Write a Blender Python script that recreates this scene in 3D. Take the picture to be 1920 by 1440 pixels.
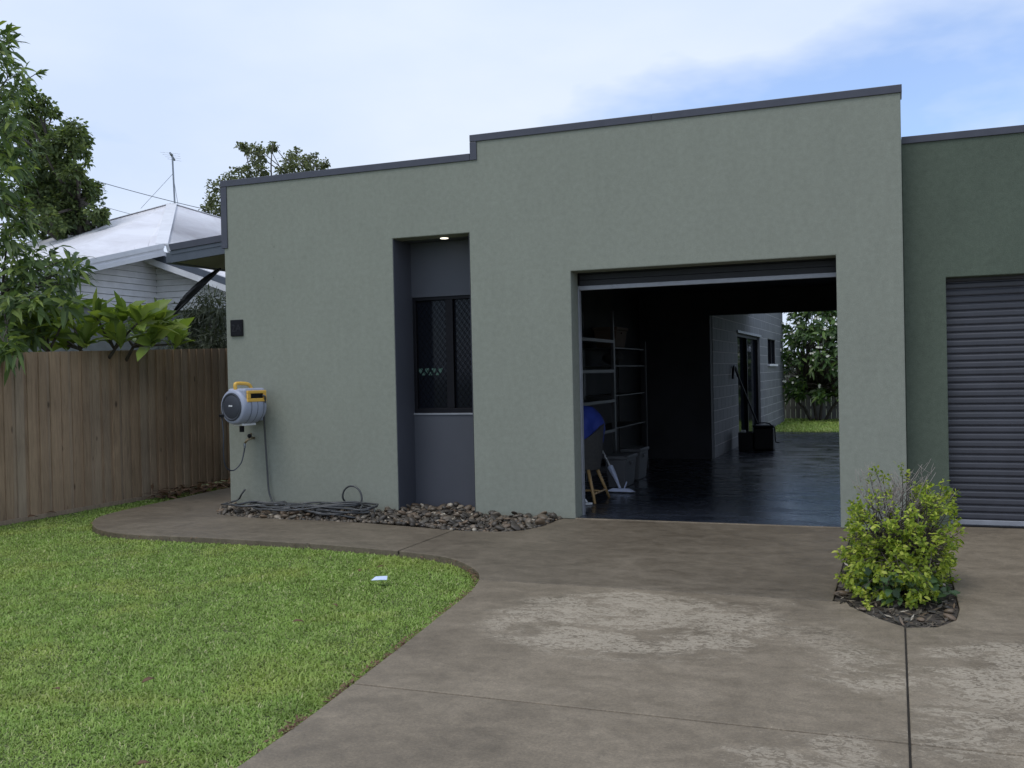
import bpy, bmesh, math, random
import numpy as np
from mathutils import Matrix, Vector

random.seed(7)
rng = np.random.default_rng(11)
scene = bpy.context.scene
COL = scene.collection
for o in list(bpy.data.objects):
    bpy.data.objects.remove(o)

# ------------------------------------------------------------------ camera
F_PX, YAW, PITCH, ROLL, CAM_Y, CAM_Z = 1844.36, 0.37155, -0.01057, -0.02169, -9.5925, 1.5
cy, sy, cp, sp = math.cos(YAW), math.sin(YAW), math.cos(PITCH), math.sin(PITCH)
FWD = Vector((-sy * cp, cy * cp, sp))
R0 = Vector((cy, sy, 0))
U0 = R0.cross(FWD)
RGT = R0 * math.cos(ROLL) + U0 * math.sin(ROLL)
UPV = -R0 * math.sin(ROLL) + U0 * math.cos(ROLL)
CAMP = Vector((0, CAM_Y, CAM_Z))
cam_d = bpy.data.cameras.new('camera')
cam = bpy.data.objects.new('camera', cam_d)
COL.objects.link(cam)
cam_d.sensor_width = 36
cam_d.lens = F_PX / 1920 * 36
cam_d.clip_start = 0.05
cam_d.clip_end = 3000
cam.matrix_world = Matrix(((RGT.x, UPV.x, -FWD.x, CAMP.x), (RGT.y, UPV.y, -FWD.y, CAMP.y),
                           (RGT.z, UPV.z, -FWD.z, CAMP.z), (0, 0, 0, 1)))
scene.camera = cam
scene.render.resolution_x, scene.render.resolution_y = 1024, 768

# ------------------------------------------------------------------ sky, sun, exposure
SUN_AZ, SUN_EL = math.radians(205), math.radians(64)      # azimuth clockwise from +Y
world = bpy.data.worlds.new('World')
scene.world = world
world.use_nodes = True
wn, wl = world.node_tree.nodes, world.node_tree.links
wn.clear()
w_out = wn.new('ShaderNodeOutputWorld')
w_bg = wn.new('ShaderNodeBackground')
w_bg.inputs['Strength'].default_value = 0.14
w_sky = wn.new('ShaderNodeTexSky')
w_sky.sky_type = 'NISHITA'
w_sky.sun_disc = False
w_sky.sun_elevation = SUN_EL
w_sky.sun_rotation = SUN_AZ
w_sky.air_density = 1.0
w_sky.dust_density = 0.1
w_sky.ozone_density = 2.0
w_tc = wn.new('ShaderNodeTexCoord')
w_map = wn.new('ShaderNodeMapping')
w_map.inputs['Scale'].default_value = (1.0, 1.0, 2.6)
w_map.inputs['Location'].default_value = (1.19, 3.055, 2.34)
w_n = wn.new('ShaderNodeTexNoise')
w_n.inputs['Scale'].default_value = 1.9
w_n.inputs['Detail'].default_value = 6
w_n.inputs['Roughness'].default_value = 0.52
w_r = wn.new('ShaderNodeValToRGB')
w_r.color_ramp.elements[0].position = 0.35
w_r.color_ramp.elements[0].color = (0.36, 0.36, 0.36, 1)
w_r.color_ramp.elements[1].position = 0.475
w_r.color_ramp.elements[1].color = (1, 1, 1, 1)
w_n2 = wn.new('ShaderNodeTexNoise')
w_n2.inputs['Scale'].default_value = 3.1
w_n2.inputs['Detail'].default_value = 5
w_r2 = wn.new('ShaderNodeValToRGB')
w_r2.color_ramp.elements[0].position = 0.3
w_r2.color_ramp.elements[0].color = (4.75, 5.65, 7.4, 1)
w_r2.color_ramp.elements[1].position = 0.72
w_r2.color_ramp.elements[1].color = (5.75, 6.4, 7.5, 1)
w_mix = wn.new('ShaderNodeMix')
w_mix.data_type = 'RGBA'
wl.new(w_tc.outputs['Generated'], w_map.inputs['Vector'])
wl.new(w_map.outputs['Vector'], w_n.inputs['Vector'])
wl.new(w_map.outputs['Vector'], w_n2.inputs['Vector'])
wl.new(w_n.outputs['Fac'], w_r.inputs['Fac'])
wl.new(w_n2.outputs['Fac'], w_r2.inputs['Fac'])
wl.new(w_r.outputs['Color'], w_mix.inputs['Factor'])
w_tint = wn.new('ShaderNodeMix')
w_tint.data_type = 'RGBA'
w_tint.blend_type = 'MULTIPLY'
w_tint.inputs['Factor'].default_value = 1.0
w_tint.inputs['B'].default_value = (0.88, 1.10, 1.42, 1)
wl.new(w_sky.outputs['Color'], w_tint.inputs['A'])
wl.new(w_tint.outputs['Result'], w_mix.inputs['A'])
wl.new(w_r2.outputs['Color'], w_mix.inputs['B'])
wl.new(w_mix.outputs['Result'], w_bg.inputs['Color'])
wl.new(w_bg.outputs['Background'], w_out.inputs['Surface'])

sun_d = bpy.data.lights.new('sun', 'SUN')
sun_d.energy = 1.25
sun_d.angle = math.radians(25)
sun_d.color = (1.0, 0.96, 0.9)
sun = bpy.data.objects.new('sun', sun_d)
COL.objects.link(sun)
sdir = Vector((math.sin(SUN_AZ) * math.cos(SUN_EL), math.cos(SUN_AZ) * math.cos(SUN_EL), math.sin(SUN_EL)))
sun.rotation_euler = sdir.to_track_quat('Z', 'Y').to_euler()
sun.location = (0, -8, 12)

scene.view_settings.view_transform = 'Standard'
scene.view_settings.look = 'None'
scene.view_settings.gamma = 1
scene.view_settings.exposure = 0
scene.view_settings.use_curve_mapping = False
scene.render.engine = 'CYCLES'

# ------------------------------------------------------------------ helpers
def ray(px, py):
    return FWD + RGT * ((px - 960) / F_PX) - UPV * ((py - 720) / F_PX)

def at(px, py, d):
    """point seen at a photograph pixel, d metres in front of the camera"""
    return CAMP + ray(px, py) * d

def on_y(px, py, y=0.0):
    d = ray(px, py)
    return CAMP + d * ((y - CAMP.y) / d.y)

def on_z(px, py, z=0.0):
    d = ray(px, py)
    return CAMP + d * ((z - CAMP.z) / d.z)

def on_x(px, py, x):
    d = ray(px, py)
    return CAMP + d * ((x - CAMP.x) / d.x)

class MB:
    def __init__(self):
        self.v, self.f = [], []
    def add(self, vs, fs):
        n = len(self.v)
        self.v += [tuple(p) for p in vs]
        self.f += [tuple(i + n for i in f) for f in fs]
        return self
    def box(self, x0, x1, y0, y1, z0, z1):
        return self.add([(x0, y0, z0), (x1, y0, z0), (x1, y1, z0), (x0, y1, z0), (x0, y0, z1), (x1, y0, z1), (x1, y1, z1), (x0, y1, z1)],
                        [(0, 3, 2, 1), (4, 5, 6, 7), (0, 1, 5, 4), (1, 2, 6, 5), (2, 3, 7, 6), (3, 0, 4, 7)])
    def obox(self, c, ax, ay, az):
        """oriented box: centre and three half-axis vectors"""
        c, ax, ay, az = Vector(c), Vector(ax), Vector(ay), Vector(az)
        return self.add([c + ax * i + ay * j + az * k for k in (-1, 1) for (i, j) in ((-1, -1), (1, -1), (1, 1), (-1, 1))],
                        [(0, 3, 2, 1), (4, 5, 6, 7), (0, 1, 5, 4), (1, 2, 6, 5), (2, 3, 7, 6), (3, 0, 4, 7)])
    def tube(self, pts, radii, n=6, caps=True):
        pts = [Vector(p) for p in pts]
        if not hasattr(radii, '__len__'):
            radii = [radii] * len(pts)
        base = len(self.v)
        prev = None
        for i, p in enumerate(pts):
            t = (pts[min(i + 1, len(pts) - 1)] - pts[max(i - 1, 0)])
            t = t.normalized() if t.length > 1e-9 else Vector((0, 0, 1))
            if prev is None:
                a = Vector((0, 0, 1)) if abs(t.z) < 0.9 else Vector((1, 0, 0))
                s = t.cross(a).normalized()
            else:
                s = (prev - t * prev.dot(t))
                s = s.normalized() if s.length > 1e-6 else t.orthogonal().normalized()
            prev = s
            b = t.cross(s)
            for k in range(n):
                a_ = 2 * math.pi * k / n
                self.v.append(tuple(p + (s * math.cos(a_) + b * math.sin(a_)) * radii[i]))
        for i in range(len(pts) - 1):
            for k in range(n):
                k2 = (k + 1) % n
                self.f.append((base + i * n + k, base + i * n + k2, base + (i + 1) * n + k2, base + (i + 1) * n + k))
        if caps:
            self.f.append(tuple(base + k for k in reversed(range(n))))
            self.f.append(tuple(base + (len(pts) - 1) * n + k for k in range(n)))
        return self
    def prism(self, poly, z0, z1):
        n = len(poly)
        vs = [(x, y, z0) for x, y in poly] + [(x, y, z1) for x, y in poly]
        fs = [tuple(reversed(range(n))), tuple(range(n, 2 * n))]
        fs += [(i, (i + 1) % n, n + (i + 1) % n, n + i) for i in range(n)]
        return self.add(vs, fs)
    def lathe(self, prof, c, axis, up, n=32, sx=1.0, caps=True):
        """prof: (distance along axis, radius)"""
        c, axis, up = Vector(c), Vector(axis).normalized(), Vector(up)
        u = (up - axis * up.dot(axis)).normalized()
        s = axis.cross(u)
        base = len(self.v)
        for (d, r) in prof:
            for k in range(n):
                a = 2 * math.pi * k / n
                self.v.append(tuple(c + axis * d + (u * math.cos(a) + s * math.sin(a) * sx) * r))
        for i in range(len(prof) - 1):
            for k in range(n):
                k2 = (k + 1) % n
                self.f.append((base + i * n + k, base + i * n + k2, base + (i + 1) * n + k2, base + (i + 1) * n + k))
        if caps:
            self.f.append(tuple(base + k for k in reversed(range(n))))
            self.f.append(tuple(base + (len(prof) - 1) * n + k for k in range(n)))
        return self
    def build(self, name, mat, parent=None, smooth=False, bevel=0.0, segs=2):
        me = bpy.data.meshes.new(name)
        me.from_pydata(self.v, [], self.f)
        bm = bmesh.new()
        bm.from_mesh(me)
        bmesh.ops.recalc_face_normals(bm, faces=bm.faces)
        bm.to_mesh(me)
        bm.free()
        me.materials.append(mat)
        if smooth:
            me.polygons.foreach_set('use_smooth', [True] * len(me.polygons))
        o = link(name, me, parent)
        if bevel:
            m = o.modifiers.new('bevel', 'BEVEL')
            m.width = bevel
            m.segments = segs
            m.limit_method = 'ANGLE'
            m.angle_limit = math.radians(40)
        if smooth == 'auto':
            me.polygons.foreach_set('use_smooth', [True] * len(me.polygons))
            me.set_sharp_from_angle(angle=math.radians(35))
        return o

def link(name, me, parent=None):
    o = bpy.data.objects.new(name, me)
    COL.objects.link(o)
    if parent is not None:
        o.parent = parent
        if parent.type == 'EMPTY':
            o.matrix_parent_inverse = Matrix.Translation(-parent.location)
    return o

def tri_mesh(name, V, T, mat, parent=None, smooth=False):
    V = np.asarray(V, dtype=np.float32)
    T = np.asarray(T, dtype=np.int32)
    me = bpy.data.meshes.new(name)
    me.vertices.add(len(V))
    me.vertices.foreach_set('co', V.ravel())
    me.loops.add(T.size)
    me.loops.foreach_set('vertex_index', T.ravel())
    me.polygons.add(len(T))
    me.polygons.foreach_set('loop_start', np.arange(0, T.size, 3, dtype=np.int32))
    me.polygons.foreach_set('loop_total', np.full(len(T), 3, dtype=np.int32))
    if smooth:
        me.polygons.foreach_set('use_smooth', np.ones(len(T), dtype=bool))
    me.update(calc_edges=True)
    me.validate()
    me.materials.append(mat)
    return link(name, me, parent)

def thing(name, loc, label, cat, group=None):
    o = bpy.data.objects.new(name, None)
    COL.objects.link(o)
    o.location = loc
    o.empty_display_size = 0.1
    tag(o, label, cat, group)
    return o

def tag(o, label=None, cat=None, group=None, kind=None):
    if label: o['label'] = label
    if cat: o['category'] = cat
    if group: o['group'] = group
    if kind: o['kind'] = kind
    return o

def smooth_curve(pts, n=8, closed=False):
    """Catmull-Rom through the points"""
    P = [Vector(p) for p in pts]
    out = []
    m = len(P)
    rngs = range(m if closed else m - 1)
    for i in rngs:
        if closed:
            p0, p1, p2, p3 = P[(i - 1) % m], P[i], P[(i + 1) % m], P[(i + 2) % m]
        else:
            p0, p1, p2, p3 = P[max(i - 1, 0)], P[i], P[i + 1], P[min(i + 2, m - 1)]
        for k in range(n):
            t = k / n
            out.append(0.5 * ((2 * p1) + (p2 - p0) * t + (2 * p0 - 5 * p1 + 4 * p2 - p3) * t * t + (3 * p1 - p0 - 3 * p2 + p3) * t ** 3))
    if not closed:
        out.append(P[-1])
    return out

# ------------------------------------------------------------------ materials
def newmat(name):
    m = bpy.data.materials.new(name)
    m.use_nodes = True
    nt = m.node_tree
    b = nt.nodes['Principled BSDF']
    return m, nt.nodes, nt.links, b

def noise(N, L, vec, scale, detail=4, rough=0.55, dist=0.0):
    n = N.new('ShaderNodeTexNoise')
    n.inputs['Scale'].default_value = scale
    n.inputs['Detail'].default_value = detail
    n.inputs['Roughness'].default_value = rough
    n.inputs['Distortion'].default_value = dist
    if vec is not None:
        L.new(vec, n.inputs['Vector'])
    return n.outputs['Fac']

def ramp(N, L, fac, stops):
    r = N.new('ShaderNodeValToRGB')
    e = r.color_ramp.elements
    while len(e) < len(stops):
        e.new(0.5)
    for i, (p, c) in enumerate(stops):
        e[i].position = p
        e[i].color = (c, c, c, 1) if not hasattr(c, '__len__') else (*c, 1)
    L.new(fac, r.inputs['Fac'])
    return r.outputs['Color']

def mixc(N, L, fac, a, b, mode='MIX'):
    m = N.new('ShaderNodeMix')
    m.data_type = 'RGBA'
    m.blend_type = mode
    for s, v in (('Factor', fac), ('A', a), ('B', b)):
        if hasattr(v, 'is_output'):
            L.new(v, m.inputs[s])
        elif hasattr(v, '__len__'):
            m.inputs[s].default_value = (*v, 1)
        else:
            m.inputs[s].default_value = v
    return m.outputs['Result']

def math_(N, L, op, a, b=0.0, clamp=False):
    m = N.new('ShaderNodeMath')
    m.operation = op
    m.use_clamp = clamp
    for i, v in enumerate((a, b)):
        if hasattr(v, 'is_output'):
            L.new(v, m.inputs[i])
        else:
            m.inputs[i].default_value = v
    return m.outputs[0]

def position(N, L, scale=(1, 1, 1), loc=(0, 0, 0)):
    g = N.new('ShaderNodeNewGeometry')
    mp = N.new('ShaderNodeMapping')
    mp.inputs['Scale'].default_value = scale
    mp.inputs['Location'].default_value = loc
    L.new(g.outputs['Position'], mp.inputs['Vector'])
    return mp.outputs['Vector']

def objcoord(N, L, scale=(1, 1, 1)):
    g = N.new('ShaderNodeTexCoord')
    mp = N.new('ShaderNodeMapping')
    mp.inputs['Scale'].default_value = scale
    L.new(g.outputs['Object'], mp.inputs['Vector'])
    return mp.outputs['Vector']

def bump(N, L, b, h, strength=0.2, dist=0.01):
    bp = N.new('ShaderNodeBump')
    bp.inputs['Strength'].default_value = strength
    bp.inputs['Distance'].default_value = dist
    L.new(h, bp.inputs['Height'])
    L.new(bp.outputs['Normal'], b.inputs['Normal'])

def plain(name, col, rough=0.6, metal=0.0, var=0.12, scale=6.0, bmp=0.0, bscale=80.0, spec=0.5):
    m, N, L, b = newmat(name)
    p = position(N, L)
    f = noise(N, L, p, scale, 5)
    c = ramp(N, L, f, [(0.3, tuple(x * (1 - var) for x in col)), (0.7, tuple(min(1, x * (1 + var)) for x in col))])
    L.new(c, b.inputs['Base Color'])
    b.inputs['Roughness'].default_value = rough
    b.inputs['Metallic'].default_value = metal
    b.inputs['Specular IOR Level'].default_value = spec
    if bmp:
        bump(N, L, b, noise(N, L, p, bscale, 3), bmp, 0.004)
    return m

def stucco(name, col, var=0.07):
    m, N, L, b = newmat(name)
    p = position(N, L)
    big = noise(N, L, p, 0.9, 4, 0.6)
    mid = noise(N, L, position(N, L, (5, 5, 1.6)), 1.0, 5, 0.6)      # faint vertical weathering
    fine = noise(N, L, p, 130, 3, 0.7)
    spk = noise(N, L, p, 330, 2, 0.6)
    f = math_(N, L, 'ADD', math_(N, L, 'MULTIPLY', big, 0.5), math_(N, L, 'MULTIPLY', mid, 0.5))
    c = ramp(N, L, f, [(0.36, tuple(x * (1 - var) for x in col)), (0.66, tuple(x * (1 + var) for x in col))])
    mot = noise(N, L, p, 19, 4, 0.7)
    c = mixc(N, L, 1.0, c, ramp(N, L, mot, [(0.3, 0.90), (0.7, 1.06)]), 'MULTIPLY')
    pk = N.new('ShaderNodeTexVoronoi')
    pk.inputs['Scale'].default_value = 1.6
    L.new(p, pk.inputs['Vector'])
    c = mixc(N, L, ramp(N, L, pk.outputs['Distance'], [(0.014, 0.6), (0.024, 0.0)]), c, (0.06, 0.06, 0.05))
    c = mixc(N, L, 0.75, c, ramp(N, L, fine, [(0.3, 0.70), (0.7, 1.02)]), 'MULTIPLY')
    c = mixc(N, L, 0.45, c, ramp(N, L, spk, [(0.35, 0.6), (0.6, 1.0)]), 'MULTIPLY')
    L.new(c, b.inputs['Base Color'])
    b.inputs['Roughness'].default_value = 0.82
    b.inputs['Specular IOR Level'].default_value = 0.3
    h = math_(N, L, 'ADD', fine, math_(N, L, 'MULTIPLY', spk, 0.6))
    bump(N, L, b, h, 0.5, 0.004)
    return m

def leafmat(name, dark, light, rough=0.45, trans=0.25, spec=0.4, extra=None):
    m, N, L, b = newmat(name)
    g = N.new('ShaderNodeNewGeometry')
    stops = [(0.0, dark), (0.75, light)]
    if extra:
        stops.append((1.0, extra))
    c = ramp(N, L, g.outputs['Random Per Island'], stops)
    n = noise(N, L, position(N, L), 1.7, 3)
    c = mixc(N, L, 0.6, c, ramp(N, L, n, [(0.35, 0.55), (0.65, 1.0)]), 'MULTIPLY')
    L.new(c, b.inputs['Base Color'])
    b.inputs['Roughness'].default_value = rough
    b.inputs['Specular IOR Level'].default_value = spec
    t = N.new('ShaderNodeBsdfTranslucent')
    L.new(mixc(N, L, 1.0, c, (1.25, 1.3, 0.6), 'MULTIPLY'), t.inputs['Color'])
    mx = N.new('ShaderNodeMixShader')
    mx.inputs['Fac'].default_value = trans
    L.new(b.outputs['BSDF'], mx.inputs[1])
    L.new(t.outputs['BSDF'], mx.inputs[2])
    L.new(mx.outputs['Shader'], N['Material Output'].inputs['Surface'])
    return m

def concrete_mat(name='driveway_concrete', tone=1.0):
    m, N, L, b = newmat(name)
    p = position(N, L)
    big = noise(N, L, p, 0.7, 5, 0.6, 0.4)
    mid = noise(N, L, position(N, L, (2.6, 3.6, 1)), 1.3, 7, 0.68, 0.5)
    fine = noise(N, L, p, 75, 4, 0.75)
    grit = noise(N, L, p, 260, 2, 0.7)
    f = math_(N, L, 'ADD', math_(N, L, 'MULTIPLY', big, 0.5), math_(N, L, 'MULTIPLY', mid, 0.5))
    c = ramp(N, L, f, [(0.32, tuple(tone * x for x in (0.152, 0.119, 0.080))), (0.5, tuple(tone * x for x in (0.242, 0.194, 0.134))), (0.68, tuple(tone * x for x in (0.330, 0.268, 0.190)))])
    blt = noise(N, L, p, 14, 6, 0.72, 0.4)
    c = mixc(N, L, 1.0, c, ramp(N, L, blt, [(0.3, 0.80), (0.68, 1.12)]), 'MULTIPLY')
    c = mixc(N, L, 0.8, c, ramp(N, L, fine, [(0.28, 0.55), (0.7, 1.14)]), 'MULTIPLY')
    c = mixc(N, L, 0.5, c, ramp(N, L, grit, [(0.3, 0.55), (0.62, 1.05)]), 'MULTIPLY')
    # worn areas where the old coating has flaked off: (cx, cy, rx, ry, amount)
    tot = None
    for (cx, cy_, rx, ry, amt) in [(-1.50, -3.85, 1.1, 1.0, 1.05), (-0.75, -4.0, 0.9, 0.7, 0.75), (-0.15, -4.45, 0.45, 0.55, 0.85),
                                   (0.50, -4.3, 0.6, 0.8, 0.92), (-0.25, -5.65, 0.7, 0.42, 0.8), (-1.7, -0.9, 1.3, 0.7, 0.55), (-1.3, -3.15, 1.2, 0.3, 0.7),
                                   (0.35, -5.2, 0.5, 0.6, 0.85), (1.6, -5.0, 1.1, 1.0, 0.8), (-0.6, -6.6, 0.9, 0.4, 0.5)]:
        vm = N.new('ShaderNodeVectorMath')
        vm.operation = 'LENGTH'
        L.new(position(N, L, (1 / rx, 1 / ry, 0), (-cx / rx, -cy_ / ry, 0)), vm.inputs[0])
        mr = N.new('ShaderNodeMapRange')
        mr.interpolation_type = 'SMOOTHSTEP'
        for k, v in (('From Min', 0.45), ('From Max', 1.45), ('To Min', amt), ('To Max', 0.0)):
            mr.inputs[k].default_value = v
        L.new(vm.outputs['Value'], mr.inputs['Value'])
        tot = mr.outputs['Result'] if tot is None else math_(N, L, 'MAXIMUM', tot, mr.outputs['Result'])
    tot = math_(N, L, 'MULTIPLY', tot, ramp(N, L, noise(N, L, position(N, L, (1.0, 1.5, 1)), 1.9, 6, 0.7, 0.6), [(0.34, 0.48), (0.54, 1.15)]))
    worm = noise(N, L, position(N, L, (21, 30, 1)), 1.0, 4, 0.62, 1.5)
    ridge = math_(N, L, 'SUBTRACT', 1.0, math_(N, L, 'MULTIPLY', math_(N, L, 'ABSOLUTE', math_(N, L, 'SUBTRACT', worm, 0.5)), 9.0), True)
    blot = noise(N, L, position(N, L, (2.2, 4.2, 1)), 1.3, 5, 0.7, 0.8)
    fl = math_(N, L, 'ADD', math_(N, L, 'MULTIPLY', worm, 0.8), math_(N, L, 'MULTIPLY', ridge, 0.12))
    thr = math_(N, L, 'SUBTRACT', 0.71, math_(N, L, 'MULTIPLY', tot, 0.285))
    msk = math_(N, L, 'MULTIPLY', math_(N, L, 'SUBTRACT', fl, thr), 13.0, True)
    pale = ramp(N, L, fine, [(0.3, (0.36, 0.30, 0.22)), (0.7, (0.54, 0.47, 0.365))])
    c = mixc(N, L, math_(N, L, 'MULTIPLY', msk, 0.58), c, pale)
    L.new(c, b.inputs['Base Color'])
    r = ramp(N, L, mid, [(0.3, 0.46), (0.7, 0.72)])
    L.new(r, b.inputs['Roughness'])
    b.inputs['Specular IOR Level'].default_value = 0.45
    h = math_(N, L, 'ADD', math_(N, L, 'MULTIPLY', fine, 0.7), math_(N, L, 'ADD', math_(N, L, 'MULTIPLY', grit, 0.5), math_(N, L, 'MULTIPLY', msk, 0.3)))
    bump(N, L, b, h, 0.35, 0.004)
    return m

def wood_mat(name, a, b_, grey):
    m, N, L, b = newmat(name)
    oi = N.new('ShaderNodeObjectInfo')
    add = N.new('ShaderNodeVectorMath')
    add.operation = 'ADD'
    L.new(position(N, L), add.inputs[0])
    sc = N.new('ShaderNodeVectorMath')
    sc.operation = 'SCALE'
    sc.inputs[0].default_value = (17, 5, 31)
    L.new(oi.outputs['Random'], sc.inputs['Scale'])
    L.new(sc.outputs[0], add.inputs[1])
    mp = N.new('ShaderNodeMapping')
    mp.inputs['Scale'].default_value = (22, 22, 1.5)
    L.new(add.outputs[0], mp.inputs['Vector'])
    grain = noise(N, L, mp.outputs['Vector'], 1.6, 6, 0.65, 1.2)
    base = ramp(N, L, oi.outputs['Random'], [(0.0, a), (0.4, b_), (0.7, grey), (1.0, a)])
    c = mixc(N, L, 0.8, base, ramp(N, L, grain, [(0.25, 0.55), (0.6, 1.05)]), 'MULTIPLY')
    mp2 = N.new('ShaderNodeMapping')
    mp2.inputs['Scale'].default_value = (11, 11, 5.5)
    L.new(add.outputs[0], mp2.inputs['Vector'])
    vo = N.new('ShaderNodeTexVoronoi')
    vo.inputs['Scale'].default_value = 0.37
    L.new(mp2.outputs['Vector'], vo.inputs['Vector'])
    c = mixc(N, L, ramp(N, L, vo.outputs['Distance'], [(0.05, 0.75), (0.11, 0.0)]), c, (0.05, 0.03, 0.02))
    wash = noise(N, L, position(N, L), 1.1, 4)
    c = mixc(N, L, 0.6, c, ramp(N, L, wash, [(0.35, 0.6), (0.65, 1.05)]), 'MULTIPLY')
    L.new(c, b.inputs['Base Color'])
    b.inputs['Roughness'].default_value = 0.75
    b.inputs['Specular IOR Level'].default_value = 0.3
    bump(N, L, b, grain, 0.35, 0.003)
    return m

M = {}
M['green'] = stucco('sage_green_render', (0.325, 0.343, 0.284), 0.04)
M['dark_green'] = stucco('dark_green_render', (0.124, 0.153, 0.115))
M['recess'] = plain('slate_blue_paint', (0.070, 0.075, 0.092), 0.6, var=0.06, scale=2.5, bmp=0.25, bscale=140)
M['cap'] = plain('charcoal_flashing', (0.060, 0.062, 0.082), 0.38, 0.0, 0.10, 9, spec=0.5)
M['gutter'] = plain('grey_blue_gutter', (0.085, 0.10, 0.125), 0.4, 0.0, 0.08, 5)
M['soffit'] = plain('soffit_sheet', (0.26, 0.25, 0.21), 0.8)
M['shutter'] = plain('roller_door_steel', (0.050, 0.052, 0.064), 0.42, 0.0, 0.12, 4)
M['curtain'] = plain('rolled_curtain_steel', (0.022, 0.023, 0.027), 0.5, spec=0.3)
M['alu'] = plain('aluminium_rail', (0.30, 0.31, 0.34), 0.5, 0.3, 0.1, 8)
M['frame'] = plain('black_window_frame', (0.007, 0.007, 0.010), 0.55, spec=0.2)
M['mesh'] = plain('screen_wire', (0.004, 0.004, 0.006), 0.7, spec=0.1)
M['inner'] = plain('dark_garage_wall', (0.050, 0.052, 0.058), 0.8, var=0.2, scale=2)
M['roofing'] = plain('roof_sheet', (0.3, 0.3, 0.3), 0.6)
M['concrete'] = concrete_mat()
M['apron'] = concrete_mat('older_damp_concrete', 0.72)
M['joint'] = plain('joint_dirt', (0.022, 0.018, 0.013), 0.95, var=0.3, scale=20)
M['soil'] = plain('damp_soil', (0.050, 0.040, 0.030), 0.95, var=0.35, scale=18, bmp=0.6, bscale=60)
M['turf'] = plain('turf_soil', (0.075, 0.095, 0.028), 0.95, var=0.35, scale=9, bmp=0.6, bscale=70)
M['block'] = None
M['mortar'] = plain('block_mortar', (0.30, 0.30, 0.30), 0.9)
M['fence'] = wood_mat('paling_wood', (0.430, 0.300, 0.190), (0.360, 0.252, 0.162), (0.390, 0.300, 0.212))
M['old_fence'] = wood_mat('weathered_paling', (0.20, 0.19, 0.18), (0.15, 0.14, 0.13), (0.24, 0.23, 0.22))
M['bark'] = plain('grey_brown_bark', (0.075, 0.062, 0.050), 0.85, var=0.35, scale=14, bmp=0.6, bscale=40)
M['twig'] = plain('bare_twig', (0.30, 0.26, 0.23), 0.8, var=0.3, scale=30)
M['white_paint'] = plain('white_paint', (0.70, 0.70, 0.72), 0.55, var=0.08, scale=3)
M['board'] = plain('weatherboard_paint', (0.80, 0.79, 0.80), 0.6, var=0.08, scale=4)
M['tin'] = plain('white_tin_roof', (0.80, 0.79, 0.82), 0.5, var=0.07, scale=1.2)
M['under'] = plain('grey_house_wall', (0.20, 0.21, 0.20), 0.8)  # even grey for the neighbour's walls behind and below the weatherboards
M['wire'] = plain('cable_black', (0.03, 0.03, 0.035), 0.6)
M['galv'] = plain('galvanised_steel', (0.25, 0.27, 0.29), 0.4, 0.7)
M['cloth'] = plain('black_shade_cloth', (0.012, 0.012, 0.015), 0.8)
M['reel_body'] = plain('light_grey_plastic', (0.33, 0.36, 0.45), 0.42, var=0.05)
M['reel_disc'] = plain('charcoal_plastic', (0.040, 0.045, 0.058), 0.45, var=0.08)
M['yellow'] = plain('yellow_plastic', (0.78, 0.46, 0.085), 0.42, var=0.05)
M['black'] = plain('black_plastic', (0.006, 0.006, 0.008), 0.5, spec=0.25)
M['hose'] = plain('grey_garden_hose', (0.060, 0.062, 0.064), 0.36, var=0.2, scale=30)
M['brass'] = plain('aged_brass', (0.30, 0.24, 0.15), 0.4, 0.8)
M['badge'] = plain('white_print', (0.75, 0.76, 0.78), 0.5)
M['num'] = plain('dark_grey_numeral', (0.026, 0.026, 0.030), 0.6, spec=0.2)
M['pine'] = plain('pale_pine_leg', (0.46, 0.30, 0.13), 0.5, var=0.15, scale=20)
M['taupe'] = plain('charcoal_fabric', (0.06, 0.058, 0.056), 0.9, var=0.15, scale=30, bmp=0.4, bscale=200)
M['blue'] = plain('blue_fabric', (0.018, 0.040, 0.26), 0.7, var=0.2, scale=8)
M['shelf'] = plain('shelf_steel', (0.048, 0.050, 0.053), 0.5, 0.0)
M['tub'] = plain('grey_plastic_tub', (0.11, 0.113, 0.12), 0.6, var=0.06)
M['mop'] = plain('pale_blue_plastic', (0.62, 0.68, 0.86), 0.5)
M['sandal'] = plain('white_rubber', (0.66, 0.67, 0.68), 0.6)
M['carton'] = plain('brown_carton', (0.16, 0.11, 0.08), 0.85)
M['paper'] = plain('pale_blue_paper', (0.62, 0.70, 0.90), 0.7)
M['petal'] = plain('white_petal', (0.80, 0.78, 0.68), 0.6)
M['sticker'] = plain('mint_sticker', (0.085, 0.165, 0.135), 0.6)

m, N, L, b = newmat('block_paint')
oi = N.new('ShaderNodeObjectInfo')
c = ramp(N, L, oi.outputs['Random'], [(0.0, (0.135, 0.14, 0.15)), (1.0, (0.175, 0.18, 0.19))])
p = position(N, L)
c = mixc(N, L, 0.5, c, ramp(N, L, noise(N, L, p, 55, 3), [(0.3, 0.7), (0.7, 1.05)]), 'MULTIPLY')
L.new(c, b.inputs['Base Color'])
b.inputs['Roughness'].default_value = 0.8
bump(N, L, b, noise(N, L, p, 90, 3), 0.4, 0.004)
M['block'] = m

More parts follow.
